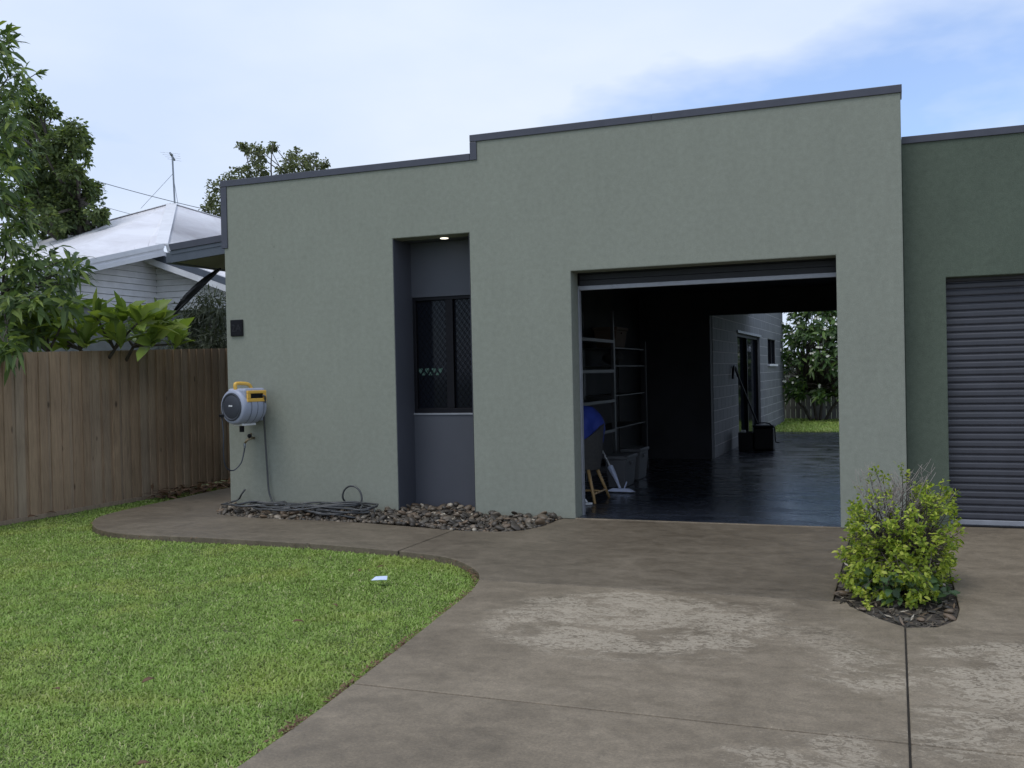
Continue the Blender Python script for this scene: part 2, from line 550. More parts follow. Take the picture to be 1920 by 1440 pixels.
m, N, L, b = newmat('sealed_garage_floor')
p = position(N, L)
f1 = noise(N, L, position(N, L, (1.0, 2.2, 1)), 1.5, 6, 0.65, 0.5)
f2 = noise(N, L, p, 40, 4, 0.7)
c = ramp(N, L, f1, [(0.3, (0.012, 0.015, 0.022)), (0.7, (0.028, 0.035, 0.052))])
c = mixc(N, L, 0.5, c, ramp(N, L, f2, [(0.3, 0.6), (0.7, 1.05)]), 'MULTIPLY')
L.new(c, b.inputs['Base Color'])
b.inputs['Specular IOR Level'].default_value = 0.75
L.new(ramp(N, L, f1, [(0.3, 0.13), (0.65, 0.34)]), b.inputs['Roughness'])
bump(N, L, b, math_(N, L, 'ADD', f1, math_(N, L, 'MULTIPLY', f2, 0.25)), 0.25, 0.006)
M['floor'] = m

m, N, L, b = newmat('corrugated_white_tin')
p = position(N, L)
c = ramp(N, L, noise(N, L, p, 0.8, 6, 0.7, 0.6), [(0.32, (0.66, 0.64, 0.66)), (0.6, (0.82, 0.81, 0.84))])
c = mixc(N, L, ramp(N, L, noise(N, L, position(N, L, (0.5, 7, 0.5)), 1.0, 5, 0.7), [(0.62, 0.0), (0.75, 0.35)]), c, (0.42, 0.38, 0.36))
L.new(c, b.inputs['Base Color'])
b.inputs['Roughness'].default_value = 0.5
wv = N.new('ShaderNodeTexWave')
wv.bands_direction = 'Y'
wv.inputs['Scale'].default_value = 4.1
L.new(p, wv.inputs['Vector'])
bump(N, L, b, wv.outputs['Fac'], 0.7, 0.02)
M['tin'] = m

m, N, L, b = newmat('window_glass')
b.inputs['Base Color'].default_value = (0.010, 0.012, 0.018, 1)
b.inputs['Roughness'].default_value = 0.08
b.inputs['Specular IOR Level'].default_value = 0.22
L.new(noise(N, L, position(N, L), 3, 2), b.inputs['Coat Roughness'])
M['glass'] = m

m, N, L, b = newmat('lit_downlight')
b.inputs['Base Color'].default_value = (0.9, 0.88, 0.8, 1)
b.inputs['Emission Color'].default_value = (1.0, 0.90, 0.74, 1)
b.inputs['Emission Strength'].default_value = 3.0
M['lamp'] = m

def stone_mat(name, per_object):
    m, N, L, b = newmat(name)
    if per_object:
        r = N.new('ShaderNodeObjectInfo').outputs['Random']
    else:
        r = N.new('ShaderNodeNewGeometry').outputs['Random Per Island']
    c = ramp(N, L, r, [(0.0, (0.034, 0.028, 0.021)), (0.22, (0.082, 0.066, 0.048)), (0.4, (0.048, 0.042, 0.035)), (0.58, (0.130, 0.104, 0.074)),
                       (0.74, (0.175, 0.118, 0.072)), (0.84, (0.095, 0.082, 0.062)), (0.93, (0.21, 0.165, 0.12)), (1.0, (0.46, 0.41, 0.32))])
    n = noise(N, L, position(N, L), 34, 4, 0.7)
    c = mixc(N, L, 0.6, c, ramp(N, L, n, [(0.3, 0.5), (0.7, 1.1)]), 'MULTIPLY')
    L.new(c, b.inputs['Base Color'])
    b.inputs['Roughness'].default_value = 0.5
    bump(N, L, b, n, 0.3, 0.004)
    return m
M['stone'] = stone_mat('river_stone', True)
M['pebble'] = stone_mat('small_pebble', False)

m, N, L, b = newmat('lawn_blade')
g_ = N.new('ShaderNodeNewGeometry')
c = ramp(N, L, g_.outputs['Random Per Island'], [(0.0, (0.225, 0.355, 0.060)), (0.45, (0.295, 0.435, 0.088)), (0.90, (0.380, 0.495, 0.140)), (1.0, (0.60, 0.58, 0.30))])
p = position(N, L)
dry = ramp(N, L, noise(N, L, p, 1.1, 4, 0.6, 0.5), [(0.48, 0.0), (0.72, 0.4)])
c = mixc(N, L, dry, c, (0.52, 0.51, 0.12))
c = mixc(N, L, 0.8, c, ramp(N, L, noise(N, L, p, 5.5, 5, 0.65), [(0.3, 0.62), (0.62, 1.05)]), 'MULTIPLY')
spot = ramp(N, L, noise(N, L, p, 3.1, 5, 0.7), [(0.66, 0.0), (0.74, 0.6)])
c = mixc(N, L, spot, c, (0.30, 0.25, 0.14))
L.new(c, b.inputs['Base Color'])
b.inputs['Roughness'].default_value = 0.5
b.inputs['Specular IOR Level'].default_value = 0.3
t_ = N.new('ShaderNodeBsdfTranslucent')
L.new(c, t_.inputs['Color'])
mx = N.new('ShaderNodeMixShader')
mx.inputs['Fac'].default_value = 0.3
L.new(b.outputs['BSDF'], mx.inputs[1])
L.new(t_.outputs['BSDF'], mx.inputs[2])
L.new(mx.outputs['Shader'], N['Material Output'].inputs['Surface'])
M['grass'] = m
M['mango'] = leafmat('mango_leaf', (0.050, 0.088, 0.030), (0.150, 0.220, 0.070), 0.5, 0.36, 0.28, (0.34, 0.42, 0.11))
M['broad'] = leafmat('broad_tree_leaf', (0.070, 0.105, 0.048), (0.175, 0.225, 0.095), 0.55, 0.4, 0.25, (0.30, 0.36, 0.14))
M['far'] = leafmat('far_tree_leaf', (0.110, 0.130, 0.078), (0.210, 0.230, 0.140), 0.6, 0.4, 0.2, (0.28, 0.30, 0.18))
M['frangi'] = leafmat('frangipani_leaf', (0.125, 0.190, 0.042), (0.280, 0.380, 0.085), 0.42, 0.4, 0.3, (0.42, 0.49, 0.11))
M['greyleaf'] = leafmat('grey_shrub_leaf', (0.035, 0.046, 0.028), (0.085, 0.100, 0.064), 0.6, 0.2, 0.25)
M['duranta'] = leafmat('lime_shrub_leaf', (0.130, 0.210, 0.026), (0.40, 0.49, 0.055), 0.45, 0.38, 0.25, (0.60, 0.62, 0.13))
M['dkleaf'] = leafmat('dark_low_leaf', (0.030, 0.070, 0.020), (0.075, 0.135, 0.045), 0.4, 0.2, 0.5)
M['rear'] = leafmat('rear_tree_leaf', (0.030, 0.062, 0.024), (0.100, 0.180, 0.046), 0.45, 0.3, 0.3, (0.19, 0.28, 0.07))
M['dry'] = leafmat('dry_leaf', (0.10, 0.055, 0.030), (0.22, 0.13, 0.075), 0.7, 0.1, 0.3)
# ------------------------------------------------------------------ setting: ground, drive, lawn, beds
def cells(xs, zs, solid, y0, y1):
    """a wall slab in the XZ plane with openings; xs/zs are the cut lines"""
    mb = MB()
    idx = {}
    def vid(i, k, s):
        key = (i, k, s)
        if key not in idx:
            idx[key] = len(mb.v)
            mb.v.append((xs[i], y0 if s == 0 else y1, zs[k]))
        return idx[key]
    nx, nz = len(xs) - 1, len(zs) - 1
    S = [[solid((xs[i] + xs[i + 1]) / 2, (zs[k] + zs[k + 1]) / 2) for k in range(nz)] for i in range(nx)]
    for i in range(nx):
        for k in range(nz):
            if not S[i][k]:
                continue
            mb.f.append((vid(i, k, 0), vid(i + 1, k, 0), vid(i + 1, k + 1, 0), vid(i, k + 1, 0)))
            mb.f.append((vid(i, k, 1), vid(i, k + 1, 1), vid(i + 1, k + 1, 1), vid(i + 1, k, 1)))
            if i == 0 or not S[i - 1][k]: mb.f.append((vid(i, k, 0), vid(i, k + 1, 0), vid(i, k + 1, 1), vid(i, k, 1)))
            if i == nx - 1 or not S[i + 1][k]: mb.f.append((vid(i + 1, k, 0), vid(i + 1, k, 1), vid(i + 1, k + 1, 1), vid(i + 1, k + 1, 0)))
            if k == 0 or not S[i][k - 1]: mb.f.append((vid(i, k, 0), vid(i, k, 1), vid(i + 1, k, 1), vid(i + 1, k, 0)))
            if k == nz - 1 or not S[i][k + 1]: mb.f.append((vid(i, k + 1, 0), vid(i + 1, k + 1, 0), vid(i + 1, k + 1, 1), vid(i, k + 1, 1)))
    return mb

g = MB()
g.add([(-900, -600, -0.13), (900, -600, -0.13), (900, 1200, -0.13), (-900, 1200, -0.13)], [(0, 1, 2, 3)])
tag(g.build('ground', M['turf']), kind='structure')

path_edge = [(-8.72, 9.0), (-8.70, 4.0), (-8.66, 1.66), (-8.56, 0.5), (-8.46, -0.46), (-8.34, -1.0), (-8.05, -1.42), (-7.58, -1.80),
             (-7.0, -1.955), (-6.08, -1.94), (-4.86, -1.98), (-4.0, -2.10)]
apron_edge = [(-4.0, -2.10), (-3.52, -2.235), (-3.22, -2.46), (-2.98, -2.75), (-2.86, -3.0)]
bay_edge = [(-2.86, -3.0), (-2.76, -3.4), (-2.68, -4.0), (-2.59, -4.68), (-2.53, -5.18), (-2.50, -5.41)]
front_edge = [(-2.50, -5.41), (-2.46, -5.75), (-2.43, -6.06), (-2.40, -6.47), (-2.36, -7.2), (-2.32, -9.0), (-2.30, -14.0)]
rock_front = [(-7.36, -0.12), (-7.20, -0.42), (-6.96, -0.60), (-6.32, -0.71), (-5.41, -0.72), (-4.71, -0.82), (-4.1, -0.94), (-3.75, -0.97),
              (-3.50, -0.92), (-3.33, -0.78), (-3.25, -0.45), (-3.22, -0.004)]
def sc2(pts, n=6):
    return [(p.x, p.y) for p in smooth_curve([(x, y, 0) for x, y in pts], n)]
def jit(pts, a=0.006):
    return [(x + random.uniform(-a, a), y + random.uniform(-a, a)) for x, y in pts]
PE, AE, BE, FE, RF = sc2(path_edge), sc2(apron_edge), sc2(bay_edge), sc2(front_edge), sc2(rock_front)

drive = MB()
drive.prism([(x, y) for x, y in [(-8.6, 9), (-8.4, -0.5), (-7.5, -1.7), (-4, -1.95), (-3.2, -2.6), (-2.6, -5), (-2.35, -7), (-2.25, -14), (7, -14), (7, 0.6),
                                 (0.3, 0.6), (0.3, -3.3), (0, -3.4), (-0.3, -3.0), (-0.42, -0.02), (-3.1, -0.02), (-3.3, -1.05), (-7.3, -0.75), (-7.4, 9)]], -0.12, -0.068)
drive = tag(drive.build('driveway', M['joint']), kind='structure')
G = 0.007
def slab(poly, mat='concrete'):
    mb = MB()
    mb.prism(poly, -0.115, 0.0)
    return mb.build('concrete_slab', M[mat], drive, bevel=0.006, segs=2)
rock_split = [p for p in RF if p[0] < -4.0 - G]
rock_right = [p for p in RF if p[0] > -4.0 + G]
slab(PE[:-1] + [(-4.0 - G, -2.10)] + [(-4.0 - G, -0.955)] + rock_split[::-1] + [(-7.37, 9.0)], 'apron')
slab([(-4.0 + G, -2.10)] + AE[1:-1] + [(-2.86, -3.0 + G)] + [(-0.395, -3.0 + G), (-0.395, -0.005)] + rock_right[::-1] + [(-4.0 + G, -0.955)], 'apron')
slab([(-2.86, -3.0 - G)] + BE[1:-1] + [(-2.50, -5.41 + G), (0.0255, -5.41 + G), (0.0255, -3.545), (-0.138, -3.36), (-0.285, -3.12), (-0.31, -3.0 - G)])
slab([(-2.50, -5.41 - G)] + FE[1:] + [(0.0255, -14), (0.0255, -5.41 - G)])
slab([(0.0345, -5.41 - G), (0.0345, -14), (7, -14), (7, -5.41 - G)])
slab([(0.0345, -5.41 + G), (7, -5.41 + G), (7, 0.55), (0.345, 0.55), (0.345, -3.0), (0.31, -3.3), (0.20, -3.5), (0.0345, -3.56)])

for (x0, x1, y0, y1) in ((-2.5, 0.03 - 2 * G, -5.41 - G, -5.41 + G), (0.03 + 2 * G, 7, -5.41 - G, -5.41 + G), (0.0255, 0.0345, -14, -3.56), (-2.85, -0.3, -3 - G, -3 + G), (-4 - G, -4 + G, -2.1, -1.0)):
    MB().box(x0, x1, y0, y1, -0.11, -0.009).build('joint_filler', M['joint'], drive)
fl = MB()
fl.box(-4.05, -0.30, 0.0, 14.2, -0.115, 0.004)
fl = tag(fl.build('garage_floor', M['floor']), kind='structure')
MB().box(-3.07, -0.493, -0.018, 0.012, -0.11, 0.009).build('threshold_strip', M['concrete'], fl, bevel=0.003)
MB().box(-0.30, 6.0, 6.9, 14.1, -0.115, 0.0).build('rear_slab', M['floor'], fl)

def in_poly(P, poly):
    x, y = P[:, 0], P[:, 1]
    inside = np.zeros(len(P), bool)
    n = len(poly)
    for i in range(n):
        x0, y0 = poly[i]
        x1, y1 = poly[(i + 1) % n]
        c = ((y0 > y) != (y1 > y)) & (x < (x1 - x0) * (y - y0) / (y1 - y0 + 1e-12) + x0)
        inside ^= c
    return inside

def to_px(P):
    v = P - np.array(CAMP)
    d = v @ np.array(FWD)
    d = np.where(d < 0.2, 0.2, d)
    return 960 + F_PX * (v @ np.array(RGT)) / d, 720 - F_PX * (v @ np.array(UPV)) / d, v @ np.array(FWD)

def grass_blades(name, poly, n, z, lmin, lmax, wid, mat, margin=260, fall=True, parent=None):
    xs = [p[0] for p in poly]
    ys = [p[1] for p in poly]
    P = np.column_stack([rng.uniform(min(xs), max(xs), n), rng.uniform(min(ys), max(ys), n), np.full(n, z)])
    px, py, d = to_px(P)
    keep = (d > 1.0) & (px > -margin * 2) & (px < 1920 + margin) & (py < 1440 + margin)
    P, d = P[keep], d[keep]
    keep = in_poly(P, poly)
    P, d = P[keep], d[keep]
    if fall:
        keep = rng.random(len(P)) < np.clip(1.25 - 0.085 * d, 0.3, 1)
        P, d = P[keep], d[keep]
    n = len(P)
    # clumps: length and lean vary slowly across the lawn
    cl = 0.5 + 0.5 * np.sin(P[:, 0] * 3.1 + 1.3 * np.sin(P[:, 1] * 2.3)) * np.sin(P[:, 1] * 4.1 + 1.7 * np.sin(P[:, 0] * 1.9))
    Lb = rng.uniform(lmin, lmax, n) * (0.7 + 0.5 * cl)
    az = rng.uniform(0, 2 * np.pi, n)
    lean = rng.uniform(0.7, 2.1, n)
    w = wid * rng.uniform(0.6, 1.25, n) * (1 + 0.045 * np.clip(d - 4, 0, 8))
    dx, dy = np.cos(az), np.sin(az)
    S = np.column_stack([-dy, dx, np.zeros(n)]) * (w / 2)[:, None]
    H1 = np.column_stack([dx * np.sin(lean * 0.55), dy * np.sin(lean * 0.55), np.cos(lean * 0.55)]) * (Lb * 0.5)[:, None]
    H2 = np.column_stack([dx * np.sin(lean * 1.15), dy * np.sin(lean * 1.15), np.cos(lean * 1.15)]) * (Lb * 0.5)[:, None]
    V = np.stack([P - S, P + S, P + H1 - S * 0.9, P + H1 + S * 0.9, P + H1 + H2], 1).reshape(-1, 3)
    base = (np.arange(n) * 5)[:, None]
    T = np.concatenate([base + np.array([[0, 1, 3]]), base + np.array([[0, 3, 2]]), base + np.array([[2, 3, 4]])], 0)
    return tri_mesh(name, V, T, mat, parent)

edge_all = PE + AE[1:] + BE[1:] + FE[1:]
lawn_poly = [(-9.22, 9.0)] + edge_all + [(-2.3, -14), (-9.22, -14)]
lb = MB()
lb.prism(lawn_poly, -0.128, -0.056)
tag(lb.build('lawn', M['turf']), kind='structure')
lawn_in = [(-9.16, 9.0)] + [(x - 0.008, y - (0.012 if y < 2 and x < -3.2 and y < -1.6 else 0)) for x, y in edge_all] + [(-9.16, -14)]
grass = grass_blades('lawn_grass', lawn_in, 2700000, -0.058, 0.018, 0.043, 0.0066, M['grass'])
tag(grass, 'short green lawn grass in front of the paling fence', 'grass', kind='stuff')

yard_poly = [(-14, 14.1), (14, 14.1), (14, 19.7), (-14, 19.7)]
yd = MB()
yd.prism(yard_poly, -0.12, -0.01)
tag(yd.build('rear_lawn', M['turf']), kind='structure')
yg = grass_blades('rear_lawn_grass', [(-3.6, 14.05), (3, 14.05), (3, 19.6), (-3.6, 19.6)], 60000, -0.012, 0.06, 0.12, 0.012, M['grass'], 60, False)
tag(yg, 'bright strip of lawn grass behind the garage', 'grass', kind='stuff')

# thin line of dirt and dead clippings along the edge of the drive
n = 5200
k = rng.integers(0, len(edge_all) - 1, n)
EA = np.array(edge_all)
t = rng.random(n)[:, None]
P2 = EA[k] * (1 - t) + EA[k + 1] * t
keep = (P2[:, 1] > -8) & (rng.random(len(P2)) < np.where(P2[:, 1] < -2.6, 0.75, 0.10) * (0.55 + 0.45 * np.sin(P2[:, 1] * 9 + 2 * np.sin(P2[:, 1] * 3.3))))
P2 = P2[keep] + rng.normal(0, 0.016, (keep.sum(), 2)) - np.array([0.022, 0.016])
n = len(P2)
az = rng.uniform(0, 6.28, n)
Ls = rng.uniform(0.006, 0.022, n)
A = np.column_stack([np.cos(az), np.sin(az), rng.uniform(-.2, .5, n)]) * Ls[:, None]
B = np.column_stack([-np.sin(az), np.cos(az), rng.uniform(-.3, .3, n)]) * (Ls * 0.35)[:, None]
P3 = np.column_stack([P2, rng.uniform(-0.03, 0.004, n)])
V = np.stack([P3 - A, P3 - B, P3 + A, P3 + B], 1).reshape(-1, 3)
b4 = (np.arange(n) * 4)[:, None]
lit = tri_mesh('edge_litter', V, np.concatenate([b4 + np.array([[0, 1, 2]]), b4 + np.array([[0, 2, 3]])], 0), M['dry'])
tag(lit, 'brown clippings and dirt along the lawn edge', 'litter', kind='stuff')

# ------------------------------------------------------------------ stones
def stone_mesh(seed, sub=2):
    r = random.Random(seed)
    bm = bmesh.new()
    bmesh.ops.create_icosphere(bm, subdivisions=sub, radius=1.0)
    dirs = [(Vector((r.gauss(0, 1), r.gauss(0, 1), r.gauss(0, 1))).normalized(), r.uniform(-0.38, 0.22)) for _ in range(9)]
    for v in bm.verts:
        n_ = v.co.normalized()
        s = 1.0
        for d_, a_ in dirs:
            s += a_ * max(0.0, n_.dot(d_)) ** 2
        v.co = n_ * s
    me = bpy.data.meshes.new('stone')
    bm.to_mesh(me)
    bm.free()
    me.polygons.foreach_set('use_smooth', [True] * len(me.polygons))
    return me
SM = [stone_mesh(s) for s in range(9)]
for me in SM:
    me.materials.append(M['stone'])

bed_poly = RF + [(-4.19, 0.0), (-4.19, 0.40), (-5.10, 0.40), (-5.10, 0.0), (-7.36, 0.0)]
bed = MB()
bed.prism([(x, y) for x, y in bed_poly], -0.11, -0.012)
bed = tag(bed.build('stone_bed', M['soil']), kind='structure')

def scatter(poly, count, rmin, rmax, mind, bounds, height, tries=60000):
    out = []
    x0, x1, y0, y1 = bounds
    Pa = np.array([[random.uniform(x0, x1), random.uniform(y0, y1)] for _ in range(tries)])
    ins = in_poly(Pa, poly)
    for (x, y), ok in zip(Pa, ins):
        if not ok:
            continue
        r_ = random.uniform(rmin, rmax) * (1.25 if random.random() < 0.12 else 1)
        if all((x - a) ** 2 + (y - b_) ** 2 > (mind * (r_ + c_)) ** 2 for a, b_, c_, _ in out):
            out.append((x, y, r_, height(x, y)))
            if len(out) >= count:
                break
    return out

def bed_h(x, y):
    h = 0.012 + 0.022 * max(0, 1 - abs(y + 0.25) / 0.6)
    if -5.3 < x < -3.9:
        h += 0.040 * max(0, 1 - abs(x + 4.6) / 0.8)
    if x < -5.4:
        h *= 0.7
    return h * 0.62
big = scatter(bed_poly, 299, 0.026, 0.052, 0.60, (-7.3, -3.1, -1.0, 0.38), bed_h)
for (x, y, r_, h) in big:
    o = bpy.data.objects.new('stone', random.choice(SM))
    COL.objects.link(o)
    o.parent = bed
    o.location = (x, y, h + random.uniform(-0.004, 0.028))
    o.scale = (r_ * random.uniform(0.9, 1.45), r_ * random.uniform(0.75, 1.1), r_ * random.uniform(0.38, 0.72))
    o.rotation_euler = (random.uniform(-.7, .7), random.uniform(-.7, .7), random.uniform(0, 6.28))
def pebble_stuff(name, pts, parent, mat):
    src = bmesh.new()
    bmesh.ops.create_icosphere(src, subdivisions=1, radius=1.0)
    BV = np.array([v.co[:] for v in src.verts])
    BT = np.array([[v.index for v in f.verts] for f in src.faces])
    src.free()
    Vs, Ts = [], []
    for i, (x, y, r_, h) in enumerate(pts):
        a = random.uniform(0, 6.28)
        s = np.array([r_ * random.uniform(.9, 1.5), r_ * random.uniform(.7, 1.1), r_ * random.uniform(.5, .85)])
        Q = BV * s * (1 + 0.15 * rng.normal(size=(len(BV), 1)).clip(-1, 1))
        Q = np.column_stack([Q[:, 0] * math.cos(a) - Q[:, 1] * math.sin(a), Q[:, 0] * math.sin(a) + Q[:, 1] * math.cos(a), Q[:, 2]])
        Vs.append(Q + np.array([x, y, h]))
        Ts.append(BT + i * len(BV))
    return tri_mesh(name, np.concatenate(Vs), np.concatenate(Ts), mat, parent, smooth=True)
small = scatter(bed_poly, 1900, 0.015, 0.032, 0.40, (-7.35, -3.08, -1.04, 0.39), lambda x, y: bed_h(x, y) - 0.012, 14000)
tag(pebble_stuff('pebbles', small, bed, M['pebble']), kind='stuff')

# planting strip beside the garage door
strip_poly = [(-0.39, -0.004), (-0.39, -3.0), (-0.28, -3.12), (-0.13, -3.36), (0.04, -3.55), (0.20, -3.49), (0.305, -3.3), (0.34, -3.0), (0.34, 0.24), (0.09, 0.24), (0.09, -0.004)]
sb = MB()
sb.prism(strip_poly, -0.11, -0.012)
sb = tag(sb.build('planting_strip', M['soil']), kind='structure')
sp_ = scatter([(-0.36, -0.05), (-0.36, -3.0), (-0.1, -3.32), (0.04, -3.5), (0.18, -3.46), (0.28, -3.3), (0.32, -3.0), (0.32, -0.05)], 60, 0.018, 0.04, 0.7, (-0.36, 0.32, -3.5, -0.1), lambda x, y: -0.002, 20000)
for (x, y, r_, h) in sp_:
    o = bpy.data.objects.new('stone', random.choice(SM))
    COL.objects.link(o)
    o.parent = sb
    o.location = (x, y, h)
    o.scale = (r_ * 1.3, r_, r_ * 0.6)
    o.rotation_euler = (random.uniform(-.4, .4), random.uniform(-.4, .4), random.uniform(0, 6.28))
n = 2600
Pm = np.column_stack([rng.uniform(-.38, .33, n), rng.uniform(-3.52, -.05, n)])
Pm = Pm[in_poly(Pm, strip_poly)]
n = len(Pm)
az = rng.uniform(0, 6.28, n)
Ls = rng.uniform(0.012, 0.045, n)
A = np.column_stack([np.cos(az), np.sin(az), rng.uniform(-.3, .5, n)]) * Ls[:, None]
B = np.column_stack([-np.sin(az), np.cos(az), rng.uniform(-.3, .3, n)]) * (Ls * 0.22)[:, None]
P3 = np.column_stack([Pm, rng.uniform(-0.012, 0.014, n)])
V = np.stack([P3 - A, P3 - B, P3 + A, P3 + B], 1).reshape(-1, 3)
b4 = (np.arange(n) * 4)[:, None]
tag(tri_mesh('bark_chips', V, np.concatenate([b4 + np.array([[0, 1, 2]]), b4 + np.array([[0, 2, 3]])], 0), M['pebble'], sb), kind='stuff')
# ------------------------------------------------------------------ the green building
XL, XR = -7.335, 0.085
ZL, ZH = 3.84, 4.033
STEP = -4.157
bld = thing('green_building', (-3.6, 3.0, 0.0), 'flat-roofed sage green rendered house front with charcoal parapet trim and open garage', 'building')
def solid(x, z):
    if -5.107 < x < -4.188 and z < 3.005: return False
    if -3.07 < x < -0.493 and z < 2.531: return False
    if x < STEP and z > ZL - 0.012: return False
    return True
wall = cells([XL, -5.107, -4.188, STEP, -3.07, -0.493, XR], [-0.1, 2.531, 3.005, ZL - 0.012, ZH - 0.012], solid, 0.0, 0.24)
wall.build('front_wall', M['green'], bld, bevel=0.009, segs=2)
# parapet flashing, butted pieces
def cap(x0, x1, z0, z1, y1=0.262):
    MB().box(x0, x1, -0.014, y1, z0, z1).build('parapet_flashing', M['cap'], bld, bevel=0.004)
cap(-7.366, -4.160, 3.766, ZL)
cap(-7.366, -7.282, 3.045, 3.763)
cap(-4.157, -4.080, 3.766, 3.957)
cap(-4.157, -2.2, 3.960, ZH)
cap(-2.198, 0.098, 3.960, ZH)
# window recess: slate blue lining
for (xa, xb) in ((-5.104, -5.100), (-4.195, -4.191)):
    MB().box(xa, xb, 0.003, 0.5, -0.05, 2.997).build('recess_side', M['recess'], bld)
zb0, zb1 = 1.068, 2.385
for (za, zb_) in ((-0.05, zb0), (zb1, 2.997)):
    MB().box(-5.10, -4.195, 0.416, 0.5, za, zb_).build('recess_back', M['recess'], bld)
MB().box(-5.104, -4.191, 0.245, 0.5, 2.9975, 3.05).build('recess_soffit', M['recess'], bld)
win = MB()
fw = 0.04
win.box(-5.10, -5.10 + fw, 0.43, 0.49, zb0, zb1)
win.box(-4.195 - fw, -4.195, 0.43, 0.49, zb0, zb1)
win.box(-5.10 + fw, -4.195 - fw, 0.43, 0.49, zb1 - fw, zb1)
win.box(-5.10 + fw, -4.195 - fw, 0.43, 0.49, zb0, zb0 + fw + 0.02)
win.box(-4.69, -4.60, 0.43, 0.49, zb0 + fw + 0.02, zb1 - fw)
win = win.build('window', M['frame'], bld, bevel=0.004)
MB().box(-5.10, -4.195, 0.405, 0.43, zb0 - 0.012, zb0 + 0.006).build('sill', M['alu'], win)
for (x0, x1, dy) in ((-5.06, -4.69, 0.0), (-4.60, -4.235, 0.0)):
    MB().box(x0, x1, 0.476 + dy, 0.482 + dy, zb0 + 0.06, zb1 - 0.04).build('pane', M['glass'], win)
    gr = MB()
    z0, z1 = zb0 + 0.06, zb1 - 0.04
    stp = 0.062
    k = -40
    def clip(xa, za, xb, zb):
        return xa, za, xb, zb
    for sgn in (1, -1):
        for k in range(-45, 60):
            # line z = sgn*1.35*(x-x0) + z0 + k*stp*1.35 clipped to the opening
            sl = sgn * 1.35
            c0 = z0 + k * stp * 1.35
            pts = []
            for x in (x0, x1):
                z = sl * (x - x0) + c0
                if z0 <= z <= z1: pts.append((x, z))
            for z in (z0, z1):
                x = x0 + (z - c0) / sl
                if x0 < x < x1: pts.append((x, z))
            if len(pts) >= 2:
                (xa, za), (xb, zb) = pts[0], pts[1]
                if abs(xa - xb) + abs(za - zb) > 0.02:
                    d_ = Vector((xb - xa, 0, zb - za))
                    nn = Vector((-d_.z, 0, d_.x)).normalized() * 0.0024
                    yy = 0.452 if sgn > 0 else 0.456
                    gr.obox(((xa + xb) / 2, yy, (za + zb) / 2), d_ / 2, (0, 0.0015, 0), nn)
    gr.build('diamond_screen', M['mesh'], win)
st = MB()
def heart(cx, zc, w_, h_, s_):
    ol = [(-1, .55), (-.8, .9), (-.4, 1), (0, .8), (.4, 1), (.8, .9), (1, .55), (.75, 0), (.35, -.6), (0, -1), (-.35, -.6), (-.75, 0)]
    n_ = len(ol)
    st.add([(cx + x * w_, y_, zc + z * h_ * s_) for y_ in (0.4735, 0.4722) for x, z in ol],
           [tuple(range(n_)), tuple(reversed(range(n_, 2 * n_)))] + [(i, n_ + i, n_ + (i + 1) % n_, (i + 1) % n_) for i in range(n_)])
for i in range(4):
    heart(-5.035 + i * 0.083, 1.552, 0.028, 0.030, 1)
for i in range(3):
    heart(-4.994 + i * 0.083, 1.520, 0.022, 0.020, -1)
tag(st.build('window_sticker', M['sticker'], win), 'mint green patterned strip stuck inside the window pane')
dl = MB()
dl.lathe([(0, 0.052), (0.006, 0.052), (0.010, 0.046)], (-4.56, 0.17, 3.003), (0, 0, -1), (1, 0, 0), 24)
dl = dl.build('downlight', M['white_paint'], bld)
MB().lathe([(0.0, 0.043), (0.0035, 0.043)], (-4.56, 0.17, 2.993), (0, 0, -1), (1, 0, 0), 24).build('lamp', M['lamp'], dl)

# open garage roller door: curtain rolled up behind the lintel, pale rail hanging just below
rd = MB()
for i in range(5):
    z = 2.40 + i * 0.06
    rd.box(-3.06, -0.50, 0.262 + 0.004 * (i % 2), 0.285, z, z + 0.054)
rd.lathe([(0, 0.16), (2.62, 0.16)], (-3.09, 0.44, 2.62), (1, 0, 0), (0, 0, 1), 24)
rd = rd.build('garage_roller_door', M['curtain'], bld, smooth='auto')
MB().box(-3.065, -0.497, 0.25, 0.292, 2.352, 2.397).build('bottom_rail', M['alu'], rd, bevel=0.004)
for x0, x1 in ((-3.076, -3.056), (-0.488, -0.46)):
    MB().box(x0, x1, 0.243, 0.30, 0.005, 2.40).build('door_track', M['alu'], bld)

# wing on the right with its closed roller shutter
WY = 0.25
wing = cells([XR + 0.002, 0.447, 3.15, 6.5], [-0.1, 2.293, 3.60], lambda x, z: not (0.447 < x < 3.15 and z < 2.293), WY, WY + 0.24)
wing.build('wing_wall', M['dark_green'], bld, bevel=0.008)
MB().box(XR + 0.004, 6.52, WY - 0.014, WY + 0.262, 3.545, 3.612).build('wing_flashing', M['cap'], bld, bevel=0.004)
sh = MB()
sh.box(0.430, 3.17, 0.424, 0.434, 0.05, 2.40)
sh = sh.build('roller_shutter', M['shutter'], bld)
prof = [(0.0, 0.009), (0.003, 0.009), (0.009, -0.003), (0.018, -0.007), (0.048, -0.007), (0.058, -0.003), (0.0635, 0.009), (0.0665, 0.009)]
sm = bpy.data.meshes.new('slat')
vv, ff = [], []
for xx in (0.435, 3.165):
    for (dz, dy) in prof:
        vv.append((xx, dy, dz))
npf = len(prof)
ff = [(i, i + 1, npf + i + 1, npf + i) for i in range(npf - 1)] + [tuple(range(npf))[::-1], tuple(range(npf, 2 * npf))]
sm.from_pydata(vv, [], ff)
sm.materials.append(M['shutter'])
nsl = 34
for i in range(nsl):
    o = link('slat', sm, sh)
    o.location = (0, 0.404, 0.060 + i * 0.0665)
MB().box(0.436, 3.164, 0.384, 0.412, 0.012, 0.058).build('bottom_rail', M['alu'], sh, bevel=0.004)
